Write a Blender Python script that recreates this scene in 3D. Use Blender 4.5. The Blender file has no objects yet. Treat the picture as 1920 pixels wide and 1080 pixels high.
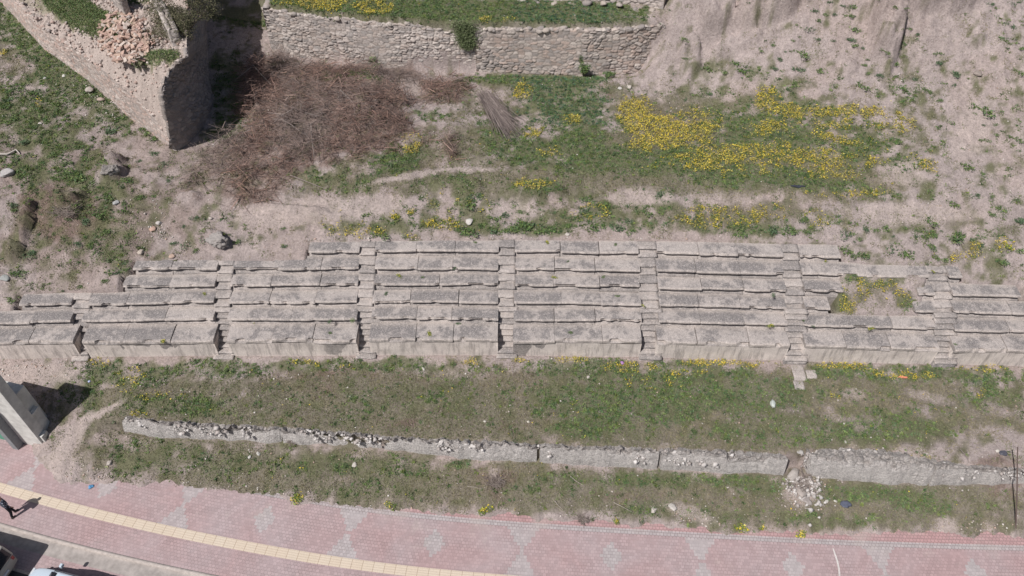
import bpy, math, random
import numpy as np
from mathutils import Vector, Matrix, noise as mnoise
from mathutils.geometry import delaunay_2d_cdt
random.seed(7)
RNG = np.random.default_rng(11)
scene = bpy.context.scene
COL = scene.collection

# ------------------------------------------------------------------ camera, world, sun, exposure
TILT = math.radians(42.6); ROLL = math.radians(0.63); FPX = 1480.0
CAM = np.array([0.0, -27.8, 32.3])
cd = bpy.data.cameras.new('camera'); cam = bpy.data.objects.new('camera', cd); COL.objects.link(cam)
RM = Matrix.Rotation(TILT, 3, 'X') @ Matrix.Rotation(ROLL, 3, 'Z')
cam.matrix_world = Matrix.Translation(Vector(CAM)) @ RM.to_4x4()
cd.sensor_width = 36.0; cd.lens = 36.0*FPX/1920.0; cd.clip_end = 2000; cd.clip_start = 0.1
scene.camera = cam
SUN_EL = math.radians(55); SH = np.array([0.70, 0.71])      # horizontal direction shadows fall in
W = bpy.data.worlds.new('World'); scene.world = W; W.use_nodes = True
nt = W.node_tree; bg = nt.nodes['Background']; sky = nt.nodes.new('ShaderNodeTexSky')
sky.sky_type = 'NISHITA'; sky.sun_disc = False; sky.sun_elevation = SUN_EL
sky.sun_rotation = math.atan2(-SH[0], -SH[1]); sky.air_density = 1.0; sky.dust_density = 2.5
nt.links.new(sky.outputs[0], bg.inputs[0]); bg.inputs[1].default_value = 0.05
sl = bpy.data.lights.new('sun', 'SUN'); so = bpy.data.objects.new('sun', sl); COL.objects.link(so)
sl.energy = 4.0; sl.angle = math.radians(0.55); sl.color = (1.0, 0.965, 0.935)
sd = Vector((SH[0]*math.cos(SUN_EL), SH[1]*math.cos(SUN_EL), -math.sin(SUN_EL)))
so.rotation_euler = sd.to_track_quat('-Z', 'Y').to_euler()
vs = scene.view_settings; vs.view_transform = 'Standard'; vs.look = 'None'; vs.gamma = 1.0; vs.exposure = 0.09
vs.use_curve_mapping = False

# ------------------------------------------------------------------ projection helpers
M = np.array(RM)
def P(x, y, z):
    """point of the place at height z that the survey photo shows at x, y"""
    x = np.asarray(x, float); y = np.asarray(y, float); z = np.asarray(z, float)
    d = np.stack([(x-960)/FPX, -(y-540)/FPX, -np.ones_like(x+y)], -1) @ M.T
    t = (z-CAM[2])/d[..., 2]
    return CAM + d*t[..., None]
def J(p):
    q = (np.asarray(p, float)-CAM) @ M
    return 960+FPX*q[..., 0]/-q[..., 2], 540-FPX*q[..., 1]/-q[..., 2]

# ------------------------------------------------------------------ noise
def _h(ix, iy, iz, s):
    ix = np.asarray(ix, np.int64); iy = np.asarray(iy, np.int64)
    n = (ix*374761393 + iy*668265263 + iz*2147483647 + s*1274126177) & 0xffffffff
    n = ((n ^ (n >> 13))*1274126177) & 0xffffffff
    n = ((n ^ (n >> 16))*2246822519) & 0xffffffff
    return ((n ^ (n >> 15)) & 0xffffff)/float(0xffffff)
def vn(x, y, z=0.0, s=0):
    if np.ndim(z) == 0 and z == 0:
        x, y = np.broadcast_arrays(np.asarray(x, float), np.asarray(y, float))
        fx = np.floor(x); fy = np.floor(y); ix = fx.astype(np.int64); iy = fy.astype(np.int64); u = x-fx; v = y-fy; u = u*u*(3-2*u); v = v*v*(3-2*v)
        a = _h(ix, iy, 0, s); b = _h(ix, iy+1, 0, s)
        return (a+(_h(ix+1, iy, 0, s)-a)*u)*(1-v)+(b+(_h(ix+1, iy+1, 0, s)-b)*u)*v
    x, y, z = np.broadcast_arrays(np.asarray(x, float), np.asarray(y, float), np.asarray(z, float))
    fx = np.floor(x); fy = np.floor(y); fz = np.floor(z)
    ix, iy, iz = (a.astype(np.int64) for a in (fx, fy, fz))
    u, v, w = x-fx, y-fy, z-fz
    u = u*u*(3-2*u); v = v*v*(3-2*v); w = w*w*(3-2*w)
    r = 0
    for dz in (0, 1):
        a = _h(ix, iy, iz+dz, s)*(1-u)+_h(ix+1, iy, iz+dz, s)*u
        b = _h(ix, iy+1, iz+dz, s)*(1-u)+_h(ix+1, iy+1, iz+dz, s)*u
        r = r + (a*(1-v)+b*v)*(w if dz else 1-w)
    return r
def fbm(x, y, z=0.0, o=4, s=0):
    r = 0; a = 0.5; t = 0
    x = np.asarray(x, float); y = np.asarray(y, float); z = np.asarray(z, float)
    for i in range(o):
        r = r+a*vn(x*2**i+i*17.3, y*2**i+i*5.1, z*2**i, s+i); t += a; a *= .5
    return r/t
def ss(a, b, x):
    t = np.clip((np.asarray(x, float)-a)/(b-a), 0, 1); return t*t*(3-2*t)

# ------------------------------------------------------------------ mesh / object helpers
def mesh_np(name, v, f, col=None, smooth=False):
    """v (N,3), f (F,k) all faces of k corners (or a list of lists)"""
    me = bpy.data.meshes.new(name)
    v = np.asarray(v, np.float32)
    if isinstance(f, np.ndarray):
        F, k = f.shape
        me.vertices.add(len(v)); me.vertices.foreach_set('co', v.ravel())
        me.loops.add(F*k); me.loops.foreach_set('vertex_index', f.astype(np.int32).ravel())
        me.polygons.add(F); me.polygons.foreach_set('loop_start', np.arange(0, F*k, k, dtype=np.int32))
        me.polygons.foreach_set('loop_total', np.full(F, k, np.int32))
        me.update(calc_edges=True)
    else:
        me.from_pydata([tuple(map(float, p)) for p in v], [], [tuple(map(int, q)) for q in f]); me.update()
    if col is not None:
        ca = me.color_attributes.new('Col', 'FLOAT_COLOR', 'POINT')
        c = np.ones((len(v), 4), np.float32); c[:, :3] = col; ca.data.foreach_set('color', c.ravel())
    if smooth: me.polygons.foreach_set('use_smooth', np.ones(len(me.polygons), bool))
    me.validate()
    return me
def obj(name, me, mat=None, parent=None):
    o = bpy.data.objects.new(name, me); COL.objects.link(o)
    if mat is not None and me is not None and len(me.materials) == 0: me.materials.append(mat)
    if parent is not None: o.parent = parent
    return o
def tag(o, label=None, cat=None, group=None, kind=None):
    if label: o['label'] = label
    if cat: o['category'] = cat
    if group: o['group'] = group
    if kind: o['kind'] = kind
    return o
def thing(name, label, cat, loc=(0, 0, 0), rz=0.0, group=None):
    o = bpy.data.objects.new(name, None); COL.objects.link(o); o.location = tuple(map(float, loc)); o.rotation_euler = (0, 0, rz)
    o.empty_display_size = .3
    return tag(o, label, cat, group)
def settle(o, root_loc):          # mesh given in world coordinates, its object moved to root_loc
    o.data.transform(Matrix.Translation(-Vector([float(c) for c in root_loc]))); return o
def grid_faces(nu, nv, off=0):
    i = np.arange(nu-1)[:, None]; j = np.arange(nv-1)[None, :]
    a = i*nv+j
    return (np.stack([a, a+nv, a+nv+1, a+1], -1).reshape(-1, 4)+off)
def box(x0, x1, y0, y1, z0, z1):
    v = [(x, y, z) for x in (x0, x1) for y in (y0, y1) for z in (z0, z1)]
    f = [(0, 1, 3, 2), (4, 6, 7, 5), (0, 4, 5, 1), (2, 3, 7, 6), (0, 2, 6, 4), (1, 5, 7, 3)]
    return np.array(v, float), f
class MB:
    def __init__(s): s.v = []; s.f = []
    def add(s, v, f):
        n = len(s.v); s.v += [tuple(p) for p in v]; s.f += [tuple(i+n for i in q) for q in f]; return s
    def box(s, *a): return s.add(*box(*a))
    def cyl(s, p0, p1, r0, r1=None, n=12, caps=True):
        r1 = r0 if r1 is None else r1
        p0 = Vector(p0); p1 = Vector(p1); d = (p1-p0).normalized()
        a = d.orthogonal().normalized(); b = d.cross(a)
        v = []
        for p, r in ((p0, r0), (p1, r1)):
            for i in range(n):
                t = 2*math.pi*i/n; v.append(p+(a*math.cos(t)+b*math.sin(t))*r)
        f = [(i, (i+1) % n, n+(i+1) % n, n+i) for i in range(n)]
        if caps: f += [tuple(range(n))[::-1], tuple(range(n, 2*n))]
        return s.add(v, f)
    def mesh(s, name, smooth=False): return mesh_np(name, np.array([tuple(p) for p in s.v]), s.f, smooth=smooth)
def bevel(o, w=.02, seg=2):
    m = o.modifiers.new('bevel', 'BEVEL'); m.width = w; m.segments = seg; m.limit_method = 'ANGLE'; return o

# ------------------------------------------------------------------ materials
class NT:
    def __init__(s, name):
        s.m = bpy.data.materials.new(name); s.m.use_nodes = True; s.t = s.m.node_tree
        s.b = s.t.nodes['Principled BSDF']; s.b.inputs['Roughness'].default_value = .9
        s.b.inputs['Specular IOR Level'].default_value = .25
    def n(s, typ, **kw):
        nd = s.t.nodes.new(typ)
        for k, v in kw.items():
            if k[0] == '_': setattr(nd, k[1:], v)
        for k, v in kw.items():
            if k[0] != '_':
                key = int(k[1:]) if k[0] == 'i' and k[1:].isdigit() else k.replace('__', ' ')
                if hasattr(v, 'links') or isinstance(v, bpy.types.NodeSocket): s.t.links.new(v, nd.inputs[key])
                else: nd.inputs[key].default_value = v
        return nd
    def link(s, a, b): s.t.links.new(a, b)
    def noise(s, vec, scale, detail=4, rough=.55, dist=0.0):
        return s.n('ShaderNodeTexNoise', Vector=vec, Scale=scale, Detail=detail, Roughness=rough, Distortion=dist).outputs[0]
    def ramp(s, fac, stops, interp='LINEAR'):
        r = s.n('ShaderNodeValToRGB', Fac=fac); r.color_ramp.interpolation = interp; e = r.color_ramp.elements
        while len(e) < len(stops): e.new(.5)
        for q, (p, c) in zip(e, stops):
            q.position = p; q.color = (c, c, c, 1) if isinstance(c, (int, float)) else (*c, 1)
        return r.outputs[0]
    def math(s, op, a, b=0.0, c=None, clamp=False):
        k = dict(i0=a, i1=b)
        if c is not None: k['i2'] = c
        return s.n('ShaderNodeMath', _operation=op, _use_clamp=clamp, **k).outputs[0]
    def mix(s, fac, a, b, blend='MIX'):
        nd = s.t.nodes.new('ShaderNodeMix'); nd.data_type = 'RGBA'; nd.blend_type = blend
        for i, v in ((0, fac), (6, a), (7, b)):
            if isinstance(v, bpy.types.NodeSocket): s.t.links.new(v, nd.inputs[i])
            else: nd.inputs[i].default_value = v if isinstance(v, (int, float)) else (*v, 1)
        return nd.outputs[2]
    def bump(s, h, strength=.5, dist=.05):
        b = s.n('ShaderNodeBump', Height=h, Strength=strength, Distance=dist); s.link(b.outputs[0], s.b.inputs['Normal'])
    def color(s, c):
        if isinstance(c, bpy.types.NodeSocket): s.link(c, s.b.inputs['Base Color'])
        else: s.b.inputs['Base Color'].default_value = (*c, 1)
        return s
    def pos(s): return s.n('ShaderNodeNewGeometry').outputs['Position']
    def attr(s, name='Col'): return s.n('ShaderNodeAttribute', _attribute_name=name).outputs['Color']

def m_attr(name, amp=.25, scale=9., bumpk=.4, bdist=.03, rough=.92, spec=.2):
    n = NT(name); p = n.pos(); a = n.attr()
    f = n.noise(p, scale, 5, .65); f2 = n.noise(p, scale*5, 3, .6)
    g = n.ramp(f, [(.25, 1-amp), (.75, 1+amp)]); g2 = n.ramp(f2, [(.3, 1-amp*.7), (.7, 1+amp*.7)])
    c = n.mix(1.0, a, g, 'MULTIPLY'); c = n.mix(1.0, c, g2, 'MULTIPLY'); n.color(c)
    n.bump(n.math('ADD', f, n.math('MULTIPLY', f2, .5)), bumpk, bdist)
    n.b.inputs['Roughness'].default_value = rough; n.b.inputs['Specular IOR Level'].default_value = spec
    return n.m
def m_plain(name, c, rough=.8, scale=8., amp=.12, metal=0.0, bumpk=.15, spec=.3):
    n = NT(name); p = n.pos(); f = n.noise(p, scale, 5, .6)
    n.color(n.mix(1.0, c, n.ramp(f, [(.3, 1-amp), (.7, 1+amp)]), 'MULTIPLY'))
    n.b.inputs['Roughness'].default_value = rough; n.b.inputs['Metallic'].default_value = metal
    n.b.inputs['Specular IOR Level'].default_value = spec
    if bumpk: n.bump(f, bumpk, .01)
    return n.m
MAT = {}
def m_ground():
    n = NT('ground_earth'); p = n.pos(); a = n.attr()
    f1 = n.noise(p, 1.6, 8, .72, .3); f2 = n.noise(p, 8, 6, .75, .2); f3 = n.noise(p, 24, 3, .7)
    c = n.mix(1.0, a, n.ramp(f1, [(.3, .82), (.7, 1.16)]), 'MULTIPLY')
    c = n.mix(1.0, c, n.ramp(f2, [(.3, .70), (.5, 1.0), (.7, 1.24)]), 'MULTIPLY')
    c = n.mix(1.0, c, n.ramp(f3, [(.28, .74), (.72, 1.24)]), 'MULTIPLY')
    vo = n.n('ShaderNodeTexVoronoi', Vector=p, Scale=7.5, Randomness=1.0); pit = n.ramp(vo.outputs['Distance'], [(.10, 1.0), (.2, 0.0)])
    sc = n.n('ShaderNodeSeparateColor', Color=vo.outputs['Color'])
    c = n.mix(n.math('MULTIPLY', pit, n.math('MULTIPLY', n.math('GREATER_THAN', sc.outputs[0], .72), .75)), c, (.12, .10, .075))
    c = n.mix(n.math('MULTIPLY', pit, n.math('MULTIPLY', n.math('LESS_THAN', sc.outputs[0], .13), .8)), c, (.58, .52, .48))
    n.color(c); n.b.inputs['Specular IOR Level'].default_value = .1
    n.bump(n.math('ADD', n.math('ADD', n.math('MULTIPLY', f1, .8), f2), n.math('MULTIPLY', f3, .4)), 1.0, .09); return n.m
MAT['ground'] = m_ground()
MAT['masonry'] = m_attr('rubble_masonry', .22, 12., .5, .02)
MAT['rubble'] = m_attr('crumbled_mortar', .22, 9., .7, .05)
MAT['rock'] = m_attr('rock', .2, 14., .6, .03)
def m_leaf():
    n = NT('leaf'); n.color(n.attr()); n.b.inputs['Roughness'].default_value = .75
    n.b.inputs['Specular IOR Level'].default_value = .15
    return n.m
MAT['leaf'] = m_leaf()
def m_seat():
    n = NT('weathered_seat_stone'); p = n.pos(); oi = n.n('ShaderNodeObjectInfo').outputs['Random']
    big = n.noise(p, .9, 6, .62, .5); med = n.noise(p, 4.5, 6, .68, .3); fin = n.noise(p, 26, 4, .7)
    pale = (.43, .385, .362); grey = (.205, .19, .188); dark = (.12, .11, .105)
    k = n.math('ADD', n.math('MULTIPLY', big, .55), n.math('MULTIPLY', med, .45))
    k = n.math('ADD', k, n.math('MULTIPLY', n.math('SUBTRACT', oi, .5), .11))
    c = n.mix(n.ramp(k, [(.45, 0.0), (.53, .9)]), pale, grey)
    c = n.mix(n.ramp(n.noise(p, 2.3, 7, .75, .6), [(.62, 0.0), (.74, .55)]), c, dark)
    c = n.mix(n.ramp(n.noise(p, 13, 4, .7), [(.54, 0.0), (.64, .8)]), c, (.46, .415, .39))
    # lighter stone colour stored on the mesh: worn seat edges, dusty tread backs, step tops
    ed = n.n('ShaderNodeSeparateColor', Color=n.attr()).outputs[0]
    c = n.mix(n.math('MULTIPLY', ed, n.ramp(med, [(.35, .25), (.6, 1.0)])), c, (.50, .44, .40))
    c = n.mix(1.0, c, n.ramp(fin, [(.3, .62), (.7, 1.34)]), 'MULTIPLY'); c = n.mix(1.0, c, n.ramp(n.noise(p, 9, 6, .8), [(.3, .72), (.7, 1.22)]), 'MULTIPLY')
    vo = n.n('ShaderNodeTexVoronoi', Vector=p, Scale=3.2, Randomness=1.0).outputs['Distance']
    pit = n.ramp(vo, [(.03, .35), (.09, 1.0)]); c = n.mix(1.0, c, pit, 'MULTIPLY')
    n.color(c); n.bump(n.math('ADD', n.math('ADD', med, n.math('MULTIPLY', fin, .5)), n.math('MULTIPLY', pit, .4)), .8, .035)
    return n.m
MAT['seat'] = m_seat()
def m_podium():
    n = NT('podium_plaster'); p = n.pos()
    mp = n.n('ShaderNodeMapping', Vector=p); mp.inputs['Scale'].default_value = (1, 1, .12)
    st = n.noise(mp.outputs[0], 5.0, 6, .75); sp = n.noise(p, 22, 4, .65); md = n.noise(p, 2.2, 5, .6)
    c = n.mix(n.ramp(md, [(.35, 0.0), (.7, 1.0)]), (.70, .625, .575), (.55, .49, .455))
    c = n.mix(n.ramp(st, [(.49, 0.0), (.62, .62)]), c, (.26, .23, .215))
    c = n.mix(1.0, c, n.ramp(sp, [(.3, .82), (.7, 1.15)]), 'MULTIPLY')
    n.color(c); n.bump(n.math('ADD', sp, md), .4, .02); return n.m
MAT['podium'] = m_podium()
def m_plaster():
    n = NT('cracked_concrete'); p = n.pos()
    mp = n.n('ShaderNodeMapping', Vector=p); mp.inputs['Scale'].default_value = (1, .5, .15)
    st = n.noise(mp.outputs[0], 3.5, 5, .7); sp = n.noise(p, 18, 5, .7); md = n.noise(p, 1.4, 5, .65, .5)
    c = n.mix(n.ramp(md, [(.35, 0.0), (.65, 1.0)]), (.70, .66, .63), (.60, .565, .54))
    c = n.mix(n.ramp(st, [(.55, 0.0), (.72, .6)]), c, (.25, .23, .225))
    w = n.n('ShaderNodeSeparateColor', Color=n.attr()).outputs[0]
    c = n.mix(n.math('MULTIPLY', w, n.ramp(n.noise(p, 5, 6, .7), [(.35, .1), (.6, .9)])), c, (.47, .425, .40))
    cr = n.n('ShaderNodeTexVoronoi', Vector=n.mix(.25, p, n.n('ShaderNodeTexNoise', Vector=p, Scale=3.0).outputs[1]), _feature='DISTANCE_TO_EDGE', Scale=2.6).outputs[0]
    crk = n.ramp(cr, [(.0, .45), (.035, 1.0)]); c = n.mix(w, c, n.mix(1.0, c, crk, 'MULTIPLY'))
    c = n.mix(1.0, c, n.ramp(sp, [(.3, .66), (.7, 1.3)]), 'MULTIPLY'); c = n.mix(1.0, c, n.ramp(n.noise(p, 4.5, 7, .8, .5), [(.33, .74), (.6, 1.12)]), 'MULTIPLY')
    n.color(c); n.bump(n.math('ADD', sp, n.math('MULTIPLY', n.noise(p, 6, 6, .8), 1.6)), 1.0, .10); return n.m
MAT['plaster'] = m_plaster()
def m_pave():
    n = NT('concrete_pavers'); uv = n.n('ShaderNodeUVMap').outputs[0]; p = n.pos()
    s = n.n('ShaderNodeSeparateXYZ', Vector=uv); u, v = s.outputs[0], s.outputs[1]
    # zigzag interlocking joint
    zz = n.math('MULTIPLY', n.math('PINGPONG', u, .0825), .30)
    cv = n.n('ShaderNodeCombineXYZ', X=u, Y=n.math('ADD', v, zz)).outputs[0]
    br = n.n('ShaderNodeTexBrick', Vector=cv, Scale=1.0)
    br.inputs['Brick Width'].default_value = .165; br.inputs['Row Height'].default_value = .15
    br.inputs['Mortar Size'].default_value = .010; br.inputs['Mortar Smooth'].default_value = .3; br.inputs['Bias'].default_value = 0
    br.inputs['Color1'].default_value = (0, 0, 0, 1); br.inputs['Color2'].default_value = (1, 1, 1, 1); br.inputs['Mortar'].default_value = (.5, .5, .5, 1)
    mort = br.outputs['Fac']; rnd = br.outputs['Color']
    # paver-stepped copies of u, v for the pattern of grey pavers
    us = n.math('MULTIPLY', n.math('FLOOR', n.math('DIVIDE', u, .165)), .165)
    vq = n.math('MULTIPLY', n.math('FLOOR', n.math('DIVIDE', v, .15)), .15)
    dv = n.math('ABSOLUTE', n.math('SUBTRACT', vq, 1.33))
    du = n.math('PINGPONG', n.math('SUBTRACT', us, 0.0), 4.08)       # 0 at large figures
    hour = n.math('LESS_THAN', du, n.math('ADD', n.math('MULTIPLY', dv, .58), .06))
    hour = n.math('MULTIPLY', hour, n.math('GREATER_THAN', v, 0.0))
    ds = n.math('SUBTRACT', 4.08, du)
    dia = n.math('LESS_THAN', n.math('ADD', n.math('DIVIDE', ds, .52), n.math('DIVIDE', dv, .72)), 1.0)
    lin = n.math('LESS_THAN', n.math('ABSOLUTE', n.math('SUBTRACT', v, 2.66)), .13)
    inside = n.math('LESS_THAN', v, 2.6)
    g = n.math('MAXIMUM', lin, n.math('MULTIPLY', n.math('MAXIMUM', hour, dia), inside))
    fade = n.ramp(n.noise(p, .5, 4, .6), [(.3, .6), (.6, 1.0)])
    worn = n.ramp(n.noise(p, .33, 5, .6, .4), [(.38, 0.0), (.66, 1.0)])
    red = n.mix(worn, (.40, .285, .285), (.405, .325, .33))
    strong = n.math('GREATER_THAN', v, 2.79)
    red = n.mix(n.math('MULTIPLY', strong, .55), red, (.46, .255, .25))
    gr = (.42, .385, .385)
    c = n.mix(n.math('MULTIPLY', g, n.math('ADD', n.math('MULTIPLY', fade, .6), .3)), red, gr)
    c = n.mix(1.0, c, n.ramp(rnd, [(0, .90), (1, 1.10)]), 'MULTIPLY')
    jn = n.ramp(n.noise(p, .8, 5, .65), [(.38, .08), (.66, .6)])
    jn = n.math('MAXIMUM', jn, n.math('MULTIPLY', n.math('GREATER_THAN', v, 2.45), .8))
    c = n.mix(n.math('MULTIPLY', mort, jn), c, (.16, .125, .12))
    dirt = n.ramp(n.noise(p, 1.7, 7, .7, .6), [(.60, 0.0), (.74, .35)]); c = n.mix(dirt, c, (.33, .29, .27))
    dust = n.ramp(n.math('ADD', n.noise(p, .6, 6, .7, .3), n.math('MULTIPLY', v, .05)), [(.66, 0.0), (.85, .55)]); c = n.mix(dust, c, (.45, .39, .36))
    c = n.mix(1.0, c, n.ramp(n.noise(p, 45, 2, .6), [(.3, .90), (.7, 1.10)]), 'MULTIPLY')
    n.color(c); n.b.inputs['Roughness'].default_value = .8
    n.bump(n.math('SUBTRACT', n.math('MULTIPLY', n.noise(p, 30, 3), .2), mort), .5, .008); return n.m
MAT['pave'] = m_pave()
def m_tactile():
    n = NT('tactile_tile'); uv = n.n('ShaderNodeUVMap').outputs[0]; p = n.pos()
    oi = n.n('ShaderNodeTexWhiteNoise', _noise_dimensions='1D', W=n.math('FLOOR', n.math('DIVIDE', n.n('ShaderNodeSeparateXYZ', Vector=uv).outputs[0], .5))).outputs[0]
    s = n.n('ShaderNodeSeparateXYZ', Vector=uv); u, v = s.outputs[0], s.outputs[1]
    c = n.mix(oi, (.60, .51, .405), (.62, .54, .44)); c = n.mix(n.ramp(n.noise(p, .9, 5, .6), [(.35, 0.0), (.7, .6)]), c, (.63, .52, .42))
    ju = n.math('LESS_THAN', n.math('PINGPONG', u, .25), .011)
    jr = n.math('MULTIPLY', n.math('LESS_THAN', n.math('PINGPONG', n.math('ADD', v, .02), .055), .018), .22)
    c = n.mix(n.math('MAXIMUM', n.math('MULTIPLY', ju, .8), jr), c, (.30, .215, .15))
    c = n.mix(1.0, c, n.ramp(n.noise(p, 20, 4, .7), [(.3, .90), (.7, 1.08)]), 'MULTIPLY')
    n.color(c); return n.m
MAT['tactile'] = m_tactile()
MAT['kerb'] = m_plain('kerb_concrete', (.44, .39, .36), .9, 6, .2)
MAT['gutter'] = m_plain('gutter_concrete', (.36, .325, .305), .9, 3, .25)
MAT['concrete'] = m_plain('rendered_concrete', (.60, .59, .56), .9, 2.2, .2)
MAT['greenpaint'] = m_plain('green_paint', (.10, .30, .21), .6, 4, .2)
MAT['brick'] = m_attr('broken_brick', .2, 15., .4, .02)

# ------------------------------------------------------------------ seating lines (surveyed) and terrain
DXK = np.array([-150, 0, 275, 545, 815, 1080, 1360, 1640, 1900, 2080]); DYK = np.array([11, 8, 3, 2, 0, 2.5, 9, 17, 23, 28.])
LIPC = [637, 597, 565, 533, 503, 470]
ZR = [1.25+.42*k for k in range(6)]
def lipy(k, x):
    d = np.interp(x, DXK, DYK)*(.9 if k == 0 else 1.0)*(1 if k < 4 else .8)
    return LIPC[k]+d
SX = np.linspace(-200, 2120, 120)
LIP = [P(SX, lipy(k, SX), np.full_like(SX, ZR[k])) for k in range(6)]
def LY(k, X): return np.interp(X, LIP[k][:, 0], LIP[k][:, 1])
def WX(k, px): return float(P(px, lipy(k, px), ZR[k])[0])
# seat region back edge
TB = np.array([(-200, 583, 1.7), (28, 577, 1.7), (36, 547, 2.1), (226, 543, 2.1), (232, 514, 2.5), (246, 512, 2.5), (252, 486, 2.95), (574, 484, 2.95), (582, 450, 3.38), (950, 446, 3.38), (1250, 448, 3.38),
               (1574, 455, 3.38), (1582, 489, 2.95), (1800, 498, 2.95), (1806, 528, 2.5), (1915, 530, 2.5), (1921, 560, 2.1), (2120, 564, 2.1)])
TBW = P(TB[:, 0], TB[:, 1], TB[:, 2])
LW_PX = [(232, 808, 786), (300, 821, 794), (400, 826, 800), (530, 833, 806), (640, 838, 816), (760, 850, 826), (900, 862, 833), (1010, 866, 838), (1100, 874, 842), (1235, 881, 846), (1380, 890, 850), (1470, 893, 859), (1510, 890, 851), (1580, 903, 846), (1660, 909, 848), (1740, 911, 866), (1830, 911, 880), (1920, 908, 884), (2060, 905, 885)]
LWB = P([a[0] for a in LW_PX], [a[1] for a in LW_PX], -1.45)       # foot of the low wall
LWT = P([a[0] for a in LW_PX], [a[2] for a in LW_PX], -.5)         # top back edge
SW_BASE = P([513, 640, 800, 893, 1000, 1100, 1250], [99, 118, 132, 134, 137, 138, 130], 5.05)
CT = [(-250, 590, 1.9), (-100, 583, 1.75), (20, 562, 2.0), (40, 549, 2.18), (130, 543, 2.25), (228, 530, 2.5), (246, 500, 2.85), (320, 480, 3.05), (450, 478, 3.08), (560, 470, 3.2), (590, 446, 3.45), (700, 446, 3.45), (950, 440, 3.5), (1250, 442, 3.5), (1560, 448, 3.5), (1620, 480, 3.15), (1790, 492, 3.05), (1830, 518, 2.75), (1930, 545, 2.5), (2100, 555, 2.4),
      (500, 400, 4.0), (700, 345, 4.7), (950, 340, 4.75), (1200, 332, 4.7), (1200, 400, 4.0), (950, 400, 3.95), (700, 400, 4.0), (1500, 350, 4.7), (1500, 400, 4.1), (1780, 400, 4.3), (1900, 320, 5.4), (1900, 450, 3.9),
      (430, 330, 4.6), (600, 220, 4.9), (600, 130, 5.05), (800, 135, 5.1), (1000, 145, 5.15), (1200, 150, 5.3), (1000, 250, 4.9), (800, 260, 4.8), (1200, 250, 5.0), (1450, 260, 5.3),
      (450, 100, 5.1), (440, 0, 5.5), (440, 170, 4.8), (1300, 120, 6.1), (1285, 40, 8.1), (1300, -60, 10.2), (1500, 180, 6.3), (1500, 100, 7.5), (1500, 0, 9.6), (1700, 200, 6.5), (1700, 100, 7.9), (1700, 0, 9.9), (1900, 200, 6.9), (1900, 0, 10.1), (2150, 0, 10.4), (2150, 400, 5.2),
      (0, 60, 6.9), (-150, 0, 7.3), (100, 150, 6.3), (200, 230, 5.3), (280, 290, 4.6), (0, 300, 5.1), (150, 350, 4.5), (0, 450, 3.5), (150, 440, 3.7), (350, 400, 4.1), (-200, 300, 5.4), (-200, 480, 3.4), (200, 40, 7.2), (300, 150, 5.6)]
CT = np.array(CT, float); CW = P(CT[:, 0], CT[:, 1], CT[:, 2])
def _phi(r2): return r2*np.log(r2+1e-9)
_A = _phi(((CW[:, None, :2]-CW[None, :, :2])**2).sum(-1))+np.eye(len(CW))*.15
_Q = np.c_[np.ones(len(CW)), CW[:, :2]]
_L = np.block([[_A, _Q], [_Q.T, np.zeros((3, 3))]])
_w = np.linalg.solve(_L, np.r_[CW[:, 2], 0, 0, 0])
def hill(X, Y):
    sh = X.shape; X = np.clip(X.ravel(), -40, 40); Y = np.clip(Y.ravel(), -8, 24)
    out = np.empty(len(X))
    for a in range(0, len(X), 60000):
        x = X[a:a+60000]; y = Y[a:a+60000]
        r2 = (x[:, None]-CW[None, :, 0])**2+(y[:, None]-CW[None, :, 1])**2
        out[a:a+60000] = _phi(r2) @ _w[:-3]+_w[-3]+_w[-2]*x+_w[-1]*y
    return np.minimum(out, 12).reshape(sh)
BUMPS = []
for (a, b, zz_, ra, rb, rot_, h_) in [(1655, 62, 8.6, .8, 1.9, .12, 2.1), (1650, 20, 9.4, 1.2, .8, 0, .8), (1760, 8, 9.6, 2.5, .7, .05, 1.6), (1450, 2, 9.4, 2.3, .9, .15, 1.5), (1340, 5, 9.0, 1.2, 1.3, .3, 1.3), (1385, 58, 8.2, 1.6, .35, .1, .35), (600, 215, 4.9, 4.2, 2.2, .0, .45), (700, 190, 5.0, 2.2, 1.4, 0, .3), (1300, 75, 7.6, .7, .8, .2, .5), (1480, 150, 7, .9, .3, .2, .18), (1830, 60, 9.2, .8, .3, .2, .25),
    (1008, 366, 4.3, 1.4, .42, .05, .38), (205, 322, 4.8, .8, .55, .4, .55), (55, 420, 3.8, .28, 1.1, .05, .65), (25, 470, 3.4, .5, .4, 0, .5), (215, 300, 4.8, .5, .35, .5, .7), (140, 385, 4.1, .9, .35, .7, .5), (400, 450, 3.4, .9, .4, 0, .3), (120, 400, 4.0, 1.2, .6, .3, .3), (350, 380, 4.2, 1.0, .6, .4, .25), (860, 345, 4.7, 1.4, .5, 0, .25), (1590, 130, 7.2, .5, .4, 0, .2), (560, 400, 4.0, 2.2, .45, -.1, .22)]:
    q = P(a, b, zz_); BUMPS.append((q[0], q[1], ra, rb, rot_, h_))
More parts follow.
